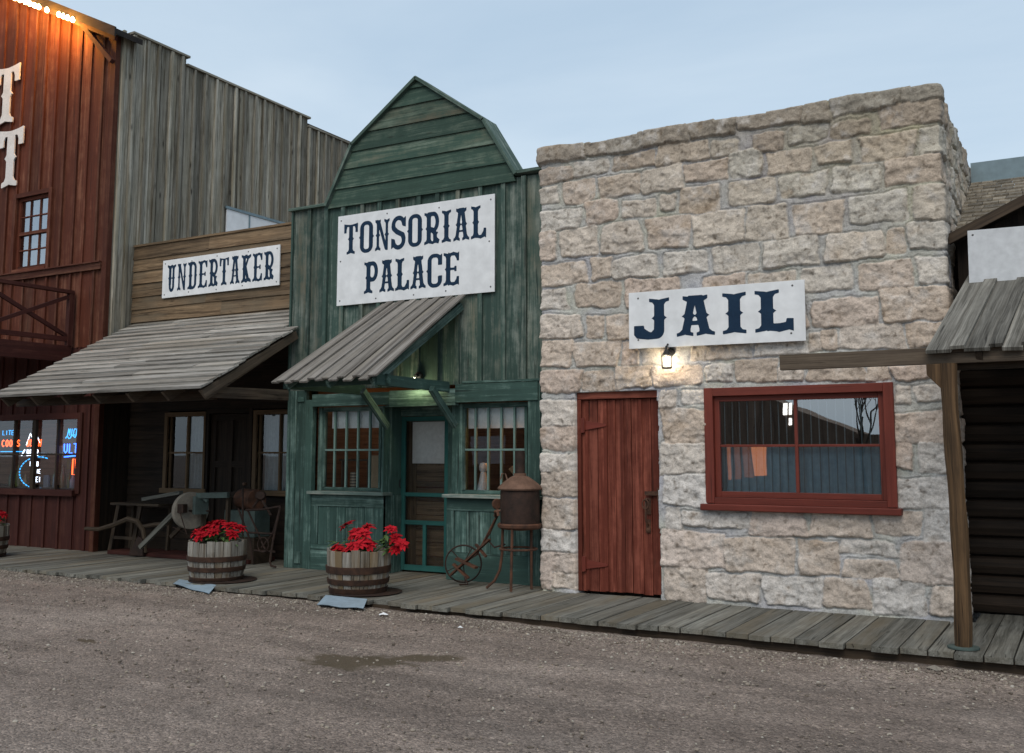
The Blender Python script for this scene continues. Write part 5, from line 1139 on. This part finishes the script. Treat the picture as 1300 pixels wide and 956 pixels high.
for k in range(13):
    t = k/12; pp.append((-.80+.012*math.sin(t*5), 8.02+.008*math.sin(t*7+1), .01+2.05*t))
mb.tube(pp, [.059+.004*math.sin(k*1.7) for k in range(13)], 8); po = mb.build('post', M['post'], awr)
mb = MB(); mb.poly(F2(8.04), [(-.96, 2.06), (-.96, 1.98), (-.86, 1.87), (-.80, 1.87), (-.80, 2.06)], -.05, .04, 'v'); mb.build('corbel', M['post'], awr, bevel=.004)
mb = MB(); mb.lathe([(.11, 0), (.11, .012), (0, .014)], (-.80, 8.02, .003), 12); mb.build('post_foot', M['teal_metal'], awr)
sgn = thing('sign', 'blank pale grey sign board hung above the right-hand plank awning', 'sign', (.2, 9.2, 2.7))
fq = frame((-.735, 9.20, 2.69), (1, 0, -.015), (.004, 0, 1)); mb = MB(); mb.box(fq, 0, 2.2, 0, .60, -.03, 0, 'u'); mb.build('sign_board', M['sign_old'], sgn, bevel=.002)
mb = MB()
for a, b in ((.04, .56), (.04, .04), (.7, .56), (.35, .03), (1.2, .04)): mb = MB(); mb.lathe([(.009, 0), (.008, .003), (0, .005)], fq[0]+fq[1]*a+fq[2]*b, 8, (0, -1, 0)); mb.build('screw', M['nail'], sgn)

# ------------------------------------------------------------------ flower barrels
def barrel(cx, cy, r_top, r_bot, h_, label, bands, tilt=0):
    t = thing('barrel_planter', label, 'planter', (cx, cy, .012), 'half barrels with red flowers along the boardwalk')
    n = 22; mb = MB(); z0 = .012
    for k in range(n):
        a0, a1 = 2*math.pi*(k+.04)/n, 2*math.pi*(k+.96)/n; hh = h_+rng.uniform(-.012, .012); vs = []; gc = []
        lv = [0, .25, .5, .75, 1.]; W0 = rng.uniform(-.004, .004); ring = []
        for t_ in lv:
            rr = r_bot+(r_top-r_bot)*(t_**.8)+.012*math.sin(t_*math.pi)+W0; z = z0+hh*t_
            for a, r2 in ((a0, rr), (a1, rr), (a1, rr-.022), (a0, rr-.022)):
                vs.append((cx+r2*math.cos(a), cy+r2*math.sin(a), z)); gc.append((z, a*.3, r2))
        fs = []
        for i in range(4):
            b_ = i*4
            for q in range(4): fs.append((b_+q, b_+(q+1) % 4, b_+4+(q+1) % 4, b_+4+q))
        fs += [(3, 2, 1, 0), (16, 17, 18, 19)]; mb.add(vs, fs, gc)
    mb.build('stave', M['stave'], t)
    for z, hw in bands:
        rr = lambda zz: r_bot+(r_top-r_bot)*(((zz)/h_)**.8)+.012*math.sin(zz/h_*math.pi)+.0075
        za, zb = z*h_, z*h_+hw; mb = MB(); zm = (za+zb)/2
        mb.lathe([(rr(max(za, 0.001)), z0+za), (rr(max(za, .001))+.004, z0+za+.002), (rr(zb)+.004, z0+zb-.002), (rr(zb), z0+zb)], (cx, cy, 0), 40); o = mb.build('hoop', M['hoop'], t)
    mb = MB(); mb.lathe([(r_top-.03, z0+h_-.06), (r_top*.5, z0+h_-.035), (0, z0+h_-.03)], (cx, cy, 0), 20); mb.build('soil', M['soil'], t)
    return t
def poinsettia(cx, cy, z, heads, label, seed):
    r_ = random.Random(seed); t = thing('poinsettia', label, 'plant', (cx, cy, z), 'red poinsettias in the barrels'); off = np.array((cx, cy, z))
    def leafblade(mb, base, d, up, L_, W_, droop):
        base = np.array(base, float); d = np.array(d, float); d /= np.linalg.norm(d); s = np.cross(d, up); s /= np.linalg.norm(s)+1e-9; up2 = np.cross(s, d)
        prof = [(0, .12), (.18, .55), (.42, 1.), (.68, .78), (.88, .32), (1., .0)]; vs = []; k = len(prof)
        for u_, w_ in prof:
            c_ = base+d*L_*u_-up2*droop*L_*u_*u_; tw = r_.uniform(-.1, .1)
            vs += [c_-s*W_*w_/2+up2*.12*W_*w_, c_-up2*.05*W_, c_+s*W_*w_/2+up2*(.12+tw)*W_*w_]
        fs = []
        for i in range(k-1):
            for q in range(2): fs.append((i*3+q, i*3+q+1, (i+1)*3+q+1, (i+1)*3+q))
        mb.add(vs, fs, [(0, 0, 0)]*len(vs))
    fol = MB(); stems = MB()
    for (hx, hy, hz, rad, tx, ty) in heads:
        c = np.array((cx+hx, cy+hy, z+hz)); ax = np.array((tx, ty, 1.)); ax /= np.linalg.norm(ax)
        u = np.cross(ax, (0.3, 1, 0.1)); u /= np.linalg.norm(u); v = np.cross(ax, u); mb = MB(); nn = r_.randint(7, 10)
        for ring, (cnt, ll, el) in enumerate(((nn, 1., .12), (nn-2, .72, .42), (4, .45, .8))):
            for k in range(cnt):
                a = 6.283*(k+r_.uniform(-.25, .25))/cnt+ring*.5; d = (u*math.cos(a)+v*math.sin(a))*math.cos(el)+ax*math.sin(el)*r_.uniform(.4, 1.2)
                leafblade(mb, c+ax*.006*ring, d, ax, rad*ll*r_.uniform(.8, 1.15), rad*ll*r_.uniform(.42, .56), r_.uniform(.1, .45))
        mb.build('flower_head', M['bract'] if r_.random() < .65 else M['bract_pink'], t)
        stems.tube([(cx+hx*.3, cy+hy*.3, z-.04), (cx+hx*.7, cy+hy*.7, z+hz*.5), tuple(c-ax*.01)], .006, 5)
        for k in range(5):
            a = r_.uniform(0, 6.28); p = np.array((cx+hx*.8, cy+hy*.8, z+hz*r_.uniform(.25, .9))); leafblade(fol, p, (math.cos(a), math.sin(a), r_.uniform(-.2, .3)), (0, 0, 1), r_.uniform(.07, .12), r_.uniform(.035, .06), r_.uniform(.1, .5))
    for k in range(34):
        a = r_.uniform(0, 6.28); q = r_.uniform(.05, .24); leafblade(fol, (cx+q*math.cos(a), cy+q*math.sin(a), z+r_.uniform(0, .12)), (math.cos(a), math.sin(a), r_.uniform(-.1, .5)), (0, 0, 1), r_.uniform(.07, .13), r_.uniform(.04, .06), r_.uniform(.1, .6))
    fol.build('foliage', M['leaf'], t); stems.build('stem', M['leaf'], t)
B1c, B2c, B3c = (-8.40, 8.19), (-6.43, 8.20), (-12.98, 8.40)
barrel(*B1c, .315, .275, .42, 'half barrel of grey staves with bushy red flowers in front of the brown porch', ((.01, .035), (.24, .05), (.50, .055)))
barrel(*B2c, .325, .275, .42, 'half barrel with wide rusty hoops and a drooping flower spray beside the screen door', ((.0, .05), (.20, .055), (.46, .07)))
barrel(*B3c, .31, .27, .42, 'half barrel of red flowers cut by the left edge of the photo', ((.01, .035), (.24, .05), (.50, .055)))
h1 = [(-.20, -.12, .12, .10, -.4, -.5), (-.05, -.20, .10, .105, 0, -.7), (.10, -.17, .14, .10, .1, -.6), (.0, .0, .22, .11, 0, -.3), (-.15, .05, .21, .10, -.3, -.2), (.16, .02, .20, .10, .3, -.3), (.24, -.02, .12, .095, .6, -.2), (.05, .16, .20, .1, 0, .2), (-.10, -.08, .17, .11, -.2, -.5), (.22, .12, .17, .09, .5, 0), (-.22, .02, .12, .09, -.6, -.2)]
poinsettia(*B1c, .40, h1, 'low bushy red poinsettia in the barrel before the brown porch', 3)
h2 = [(-.20, -.14, .04, .085, -.4, -.7), (-.10, -.21, .03, .085, 0, -.9), (.03, -.16, .07, .09, .1, -.8), (-.17, -.0, .26, .10, -.5, -.5), (.0, -.05, .20, .11, 0, -.6), (.10, -.08, .19, .115, .2, -.6), (.08, .04, .25, .10, 0, -.3), (.20, -.10, .09, .095, .5, -.6), (.14, -.16, .10, .10, .2, -.8), (-.06, .02, .17, .09, -.2, -.5), (.36, .06, .24, .075, .5, -.5), (.42, .06, .16, .085, .6, -.6), (.50, .05, .10, .085, .8, -.6), (.44, .03, .05, .085, .4, -.8), (.37, .08, .13, .07, .1, -.8)]
poinsettia(*B2c, .40, h2, 'red poinsettia with a long spray hanging out to the right', 5)
poinsettia(*B3c, .40, h1, 'red poinsettia cut off by the left edge of the photo', 8)
for q, lab in (([(-8.60, 7.76, -.004), (-7.83, 7.54, -.034), (-8.06, 7.86, .006), (-8.78, 8.01, .006)], 'barrel by the brown porch'), ([(-6.37, 7.50, -.03), (-5.84, 7.53, -.032), (-6.02, 7.82, .008), (-6.54, 7.83, .008)], 'wide-hooped barrel by the screen door')):
    q = [np.array(v) for v in q]; mb = MB(); nu = 8; vs = []
    for i in range(nu+1):
        for k in range(5):
            s, t_ = i/nu, k/4; vs.append((q[0]*(1-s)+q[1]*s)*(1-t_)+(q[3]*(1-s)+q[2]*s)*t_+np.array((0, 0, .006*math.sin(s*9)*(1-t_))))
    top = len(vs); vs += [v-np.array((0, 0, .004)) for v in vs]
    fs = [(i*5+k, (i+1)*5+k, (i+1)*5+k+1, i*5+k+1) for i in range(nu) for k in range(4)]; fs += [tuple(top+v for v in f[::-1]) for f in fs]
    mb.add(vs, fs, [(0, 0, 0)]*len(vs)); tag(mb.build('metal_sheet', M['metal_sheet']), 'pale blue painted metal sheet under the front of the '+lab, 'metal sheet')
for (bx, by, lab) in ((*B1c, 'by the brown porch'), (*B2c, 'with the hanging spray')):
    mb = MB(); mb.lathe([(.29, .001), (.36, .004), (.37, .010), (.30, .012), (0, .012)], (bx+.08, by+.02, 0), 28); tag(mb.build('tray', M['rust_dark']), 'flat dark round tray under the barrel '+lab, 'tray')

# ------------------------------------------------------------------ old iron things
stv = thing('stove', 'rusty round iron stove with conical lid on thin legs beside the stone wall', 'stove', (-5.05, 9.12, 0)); cx, cy = -5.07, 9.13
mb = MB(); mb.lathe([(.20, .66), (.205, .70), (.205, 1.0), (.20, 1.035)], (cx, cy, 0), 28); mb.build('stove_body', M['rust_dark'], stv)
mb = MB(); mb.lathe([(.228, 1.02), (.235, 1.035), (.222, 1.055), (.17, 1.10), (.10, 1.15), (.065, 1.165), (.065, 1.19)], (cx, cy, 0), 28); mb.build('lid', M['rust_light'], stv)
mb = MB(); mb.lathe([(.052, 1.15), (.052, 1.42), (.0, 1.42)], (cx, cy, 0), 16); mb.build('flue', M['rust_dark'], stv)
mb = MB(); mb.lathe([(.02, .60), (.20, .62), (.232, .64), (.236, .665), (.22, .68), (.20, .67)], (cx, cy, 0), 28); mb.build('fire_pan', M['rust'], stv)
legs = [[(cx+.02, cy-.20, .63), (cx+.02, cy-.215, .3), (cx+.02, cy-.225, .012)], [(cx-.19, cy-.03, .62), (cx-.185, cy-.05, .36), (cx-.20, cy-.07, .2), (cx-.25, cy-.09, .09), (cx-.33, cy-.12, .015)], [(cx+.10, cy+.06, .62), (cx+.10, cy+.06, .01)]]
for l in legs: mb = MB(); mb.tube(l, .0145, 8); mb.build('leg', M['rust'], stv)
mb = MB(); mb.tube([(cx+.19*math.cos(a), cy-.03+.19*math.sin(a), .42) for a in np.linspace(0, 6.283, 25)[:-1]], .011, 6, closed=True); mb.build('ring', M['rust'], stv)
mb = MB(); mb.tube([(cx-.23, cy-.1, .74), (cx-.19, cy-.18, .80), (cx-.14, cy-.22, .80), (cx-.13, cy-.22, .76)], .016, 8); mb.build('handle', M['rust'], stv)
mb = MB(); mb.tube([(cx-.12, cy-.2, 1.13), (cx-.10, cy-.2, 1.19), (cx-.06, cy-.2, 1.19), (cx-.04, cy-.2, 1.13)], .008, 6); mb.build('knob', M['rust_light'], stv)
# wheel hoe
wh = thing('wheel_hoe', 'rusty one-wheeled hoe leaning against the green panel left of the stove', 'cultivator', (-5.8, 9.25, 0))
wc = np.array((-5.83, 9.24, .215)); wu = np.array((.86, .42, .10)); wu /= np.linalg.norm(wu); wv = np.cross(wu, (0.15, -1, .0)); wv /= np.linalg.norm(wv); wn_ = np.cross(wu, wv)
mb = MB(); mb.tube([wc+.195*(wu*math.cos(a)+wv*math.sin(a)) for a in np.linspace(0, 6.283, 33)[:-1]], .0095, 6, closed=True); wl = mb.build('wheel', M['rust_dark'], wh)
mb = MB(); mb.tube([wc-wn_*.03, wc+wn_*.03], .02, 8)
mb.build('hub', M['rust'], wl)
for k in range(5):
    a = k*1.257+.3; mb = MB(); mb.tube([wc, wc+.19*(wu*math.cos(a)+wv*math.sin(a))], .0055, 5); mb.build('spoke', M['rust_dark'], wl)
mb = MB(); mb.tube([wc+np.array((.0, -.03, 0)), (-5.62, 9.18, .33), (-5.46, 9.16, .58), (-5.38, 9.18, .74)], .010, 7); mb.tube([wc+np.array((0, .03, 0)), (-5.66, 9.25, .34), (-5.50, 9.24, .55), (-5.38, 9.2, .74)], .010, 7); mb.build('shaft', M['rust'], wh)
mb = MB(); mb.bar((-5.92, 9.13, .10), (-5.42, 9.10, .50), .05, .018); mb.bar((-5.84, 9.12, .28), (-5.58, 9.10, .20), .06, .022); mb.bar((-5.88, 9.12, .22), (-5.70, 9.14, .08), .05, .02); mb.bar((-5.60, 9.12, .44), (-5.46, 9.1, .32), .03, .02); mb.build('frame', M['rust'], wh)
mb = MB(); mb.tube([(-5.46, 9.12, .50), (-5.36, 9.1, .42), (-5.22, 9.08, .46)], .009, 6); mb.tube([(-5.72, 9.10, .10), (-5.66, 9.06, .03), (-5.76, 9.06, .02)], .011, 6); mb.build('blade', M['rust_dark'], wh)
mb = MB(); mb.lathe([(0, -.012), (.05, -.012), (.058, 0), (.05, .012), (0, .012)], (-5.40, 9.22, .86), 18, (.75, -.6, .1)); mb.tube([(-5.38, 9.2, .74), (-5.40, 9.22, .86)], .012, 6); mb.build('seat', M['rust'], wh)
mb = MB(); mb.tube([(-5.40, 9.17, .74), (-5.32, 9.1, .80), (-5.26, 9.08, .80)], .013, 7); mb.build('grip', M['rust_light'], wh)
# grindstone and the clutter of the porch
gs = thing('grindstone', 'round pale grindstone on a trestle frame with a tin guard on the dark porch', 'grindstone', (-10.1, 9.4, 0)); gc_ = (-10.17, 9.42, .65)
mb = MB(); mb.lathe([(.02, -.045), (.235, -.045), (.24, -.035), (.24, .035), (.235, .045), (.02, .045)], gc_, 32, (.93, -.32, 0)); mb.build('stone_wheel', M['stone_wheel'], gs)
mb = MB(); mb.box(frame((gc_[0]-.02, gc_[1]-.17, gc_[2]), (1, .1, 0), (0, 0, 1)), -.06, .09, -.02, .09, -.05, .03); mb.tube([(gc_[0]-.12, gc_[1]-.1, gc_[2]), (gc_[0]+.3, gc_[1]+.05, gc_[2]+.0)], .012, 6); mb.tube([(gc_[0]+.02, gc_[1]-.2, gc_[2]), (gc_[0]+.22, gc_[1]-.25, gc_[2]-.28), (gc_[0]-.02, gc_[1]-.26, gc_[2]-.2)], .008, 5); mb.build('crank', M['rust_dark'], gs)
mb = MB(); mb.box(frame((gc_[0]+.20, gc_[1]-.03, gc_[2]), (.3, .95, 0), (0, 0, 1)), -.08, .10, -.04, .19, -.04, .04); mb.build('guard', M['teal_metal'], gs)
mb = MB(); mb.bar((-10.28, 9.30, .66), (-10.86, 9.22, .16), .05, .055); mb.build('leg', M['old_wood'], gs)
mb = MB(); mb.bar((-10.22, 9.52, .60), (-10.62, 9.52, .28), .045, .05); mb.build('leg', M['old_wood_d'], gs)
mb = MB(); mb.bar((-9.98, 9.35, .85), (-9.50, 9.42, .865), .05, .07); mb.bar((-9.98, 9.40, .85), (-9.80, 9.36, .78), .03, .03); mb.build('top_rail', M['teal_metal'], gs)
for x in (-9.98, -9.55): mb = MB(); mb.bar((x, 9.48, .84), (x-.04, 9.50, .01), .045, .05); mb.build('post', M['old_wood_d'], gs)
dr_ = thing('drum', 'rusty iron drum on a greenish crate behind the left flower barrel', 'drum', (-9.5, 9.7, 0))
mb = MB(); mb.lathe([(0, -.20), (.13, -.20), (.135, -.19), (.135, .19), (.13, .20), (0, .20)], (-9.42, 9.72, .80), 20, (.9, -.3, 0)); mb.build('drum_body', M['rust'], dr_)
tag((lambda m_: (m_.box(frame((-9.45, 9.66, .33), (1, -.05, 0), (0, 0, 1)), -.30, .26, 0, .33, -.2, .06), m_.build('crate', M['teal_metal']))[1])(MB()), 'faded green crate standing under the rusty drum', 'crate')
mb = MB(); mb.box(frame((-9.45, 9.66, .0), (1, -.05, 0), (0, 0, 1)), -.34, .30, 0, .325, -.22, .10); tag(mb.build('chest', M['brown_dark']), 'dark wooden chest under the green crate behind the flowers', 'chest')
pl = thing('plough', 'old wooden beam plough with curved handle lying on the dark porch', 'plough', (-11.5, 9.5, 0))
cv = [(-12.20, 9.40, .345), (-11.92, 9.40, .345), (-11.65, 9.42, .41), (-11.40, 9.45, .50), (-11.22, 9.46, .47), (-11.12, 9.48, .36), (-11.08, 9.48, .20), (-11.06, 9.48, .06)]
mb = MB(); mb.tube(cv, [.026, .03, .034, .036, .036, .034, .03, .026], 8); mb.build('beam', M['old_wood_d'], pl)
mb = MB(); mb.tube([(-11.15, 9.50, .40), (-10.9, 9.48, .44), (-10.62, 9.45, .46)], .028, 7); mb.build('handle', M['old_wood_d'], pl)
mb = MB(); mb.poly(frame((-11.1, 9.44, .02), (1, .05, 0), (0, 0, 1)), [(-.22, 0), (.05, 0), (.03, .22), (-.05, .26)], -.015, .015); mb.build('share', M['rust_dark'], pl)
tb = thing('table', 'low dark rough table with a plank on it at the left of the porch', 'table', (-11.4, 9.8, 0))
mb = MB(); mb.box(FZ(.70), -11.98, -11.0, 9.62, 9.98, -.03, 0, 'u'); mb.build('tabletop', M['old_wood_d'], tb)
for x, y in ((-11.85, 9.66), (-11.40, 9.66), (-11.85, 9.93), (-11.1, 9.93)):
    mb = MB(); mb.bar((x, y, .67), (x-.10 if y < 9.8 else x, y-.04, .01), .045, .05); mb.build('leg', M['old_wood_d'], tb)
mb = MB(); mb.bar((-11.9, 9.64, .22), (-11.42, 9.64, .22), .03, .04); mb.build('stretcher', M['old_wood_d'], tb)
mb = MB(); mb.bar((-11.42, 9.72, .755), (-10.66, 9.70, .865), .07, .045); tag(mb.build('pole', M['old_wood']), 'pale grey pole lying slanted across the dark table', 'pole')
mb = MB(); mb.box(FZ(.02), -11.85, -9.2, 9.50, 9.98, -.015, .035, 'u', tint=(.1, .5, .5)); tag(mb.build('plank', M['red_dark']), 'low dark red board platform on the porch floor behind the barrel', 'platform')
tf = thing('treadle_frame', 'spidery black iron treadle frame at the right end of the porch', 'iron frame', (-8.95, 9.5, 0))
for pth in ([(-9.22, 9.45, .68), (-8.90, 9.42, .70), (-8.60, 9.40, .745)], [(-8.60, 9.40, .74), (-8.66, 9.36, .35), (-8.69, 9.34, .08), (-8.66, 9.33, .03), (-8.58, 9.33, .02)], [(-8.62, 9.42, .72), (-8.80, 9.5, .40), (-8.98, 9.5, .22)], [(-9.20, 9.45, .70), (-9.05, 9.5, .40), (-8.92, 9.5, .20)], [(-9.32, 9.42, .70), (-9.18, 9.5, .30), (-9.12, 9.5, .02)], [(-9.20, 9.48, .40), (-8.78, 9.48, .40)], [(-9.28, 9.45, .95), (-9.26, 9.45, .4), (-9.22, 9.45, .02)], [(-9.1, 9.5, .18), (-8.75, 9.5, .18)]):
    mb = MB(); mb.tube(pth, .013, 6); mb.build('rod', M['rust_dark'], tf)
mb = MB(); mb.tube([(-8.93+.09*math.cos(a), 9.47, .26+.09*math.sin(a)) for a in np.linspace(0, 6.283, 17)[:-1]], .008, 5, closed=True); mb.build('wheel', M['rust_dark'], tf)
mb = MB(); mb.lathe([(0, -.05), (.05, -.045), (.07, 0), (.05, .045), (0, .05)], (-9.02, 9.5, .86), 14, (.6, -.7, .2)); mb.tube([(-9.02, 9.5, .86), (-9.12, 9.48, .72)], .018, 6); mb.tube([(-9.02, 9.5, .84), (-8.84, 9.5, .62)], .016, 6); mb.build('head', M['rust_dark'], tf)
# litter and stones along the boardwalk edge
for (x, y, s, m_, lab, cat) in ((-5.55, 7.45, .035, 'shade', 'crumpled white scrap of paper on the gravel below the stove', 'paper'), (-4.62, 7.28, .02, 'shade', 'small white chip lying on the gravel before the jail door', 'paper'), (-.95, 7.62, .045, 'stone_wheel', 'pale stone on the gravel beneath the amber post', 'stone')):
    mb = MB(); pts = []; 
    for k in range(9): a = k*.698; pts.append((x+s*1.5*math.cos(a)*rng.uniform(.6, 1.2), y+s*math.sin(a)*rng.uniform(.6, 1.2), float(gz(x, y))+.022+rng.uniform(0, s*.4)))
    pts.append((x, y, float(gz(x, y))+.03+s*.6)); mb.add(pts, [(k, (k+1) % 9, 9) for k in range(9)], [(0, 0, 0)]*10); tag(mb.build('stone' if cat == 'stone' else 'paper_scrap', M[m_]), lab, cat)
# ------------------------------------------------------------------ across the street (seen only in the glass)
op = thing('timber_building', 'long low plank building across the street, seen only in the window glass', 'building', (-4, -13, 0))
FO = (np.array((0, -13., 0)), np.array((1., 0, 0)), np.array((0, 0, 1.)), np.array((0, 1., 0)))
gab = lambda u: 3.3 if u < -8.9 else max(2.0, 3.3-(u+8.9)*.42)
mb = MB(); boards(mb, FO, -30, -5.8, -.2, gab, -.05, 0, .4, batten=(.06, .02)); boards(mb, FO, -5.8, 16, -.2, 1.95, -.05, 0, .4, batten=(.06, .02)); mb.poly(FO, [(-30, -.2), (-5.8, -.2), (-5.8, 2.0), (-8.9, 3.3), (-30, 3.3)], -2, -.06); mb.box(FO, -5.8, 16, -.2, 1.95, -2, -.06); mb.build('wall', M['opposite'], op)
for x0, x1, z0, z1, m_ in ((-9.85, -9.74, .6, 1.62, 'p'), (-9.62, -9.45, .6, 1.62, 'q'), (-9.36, -9.06, .64, 1.62, 'q'), (-9.02, -8.60, .7, 1.62, 'o'), (-8.05, -7.9, 2.6, 2.95, 'w'), (-7.84, -7.72, 2.6, 2.95, 'w'), (-7.84, -7.72, 2.25, 2.5, 'w'), (-14, -12.5, 1, 2, 's'), (-20, -18.5, 1, 2, 's'), (-3, -2.4, .9, 1.6, 's')):
    mb = MB(); mb.box(FO, x0, x1, z0, z1, 0, .03); mb.build('window', M['shade'] if m_ == 's' else glow('lit_window', (1, .33, .12), .75) if m_ == 'o' else glow('dim_window', (1, .33, .14), .18 if m_ == 'q' else .4) if m_ in 'pq' else glow('bright_window', (1, .97, .9), 3), op)
tr_ = thing('bare_tree', 'bare leafless tree across the street, seen only in the window glass', 'tree', (-4.9, -9, -.1))
def branch(mb, p, d, L_, r_, lv):
    pts = [np.array(p, float)]; rr = [r_]; d = np.array(d, float)
    for k in range(4):
        d = d+np.array([rng.uniform(-.16, .16) for _ in range(3)]); d /= np.linalg.norm(d); pts.append(pts[-1]+d*L_/4); rr.append(r_*(1-.13*(k+1)))
    mb.tube(pts, rr, 6, cap=False)
    if lv:
        for k in range(3):
            q = rng.choice(pts[2:]); branch(mb, q, d+np.array([rng.uniform(-.9, .9), rng.uniform(-.9, .9), rng.uniform(-.1, .6)]), L_*.68, r_*.55, lv-1)
mb = MB(); branch(mb, (-4.9, -9, -.1), (0, 0, 1), 1.9, .07, 5); mb.build('trunk', M['brown_dark'], tr_)
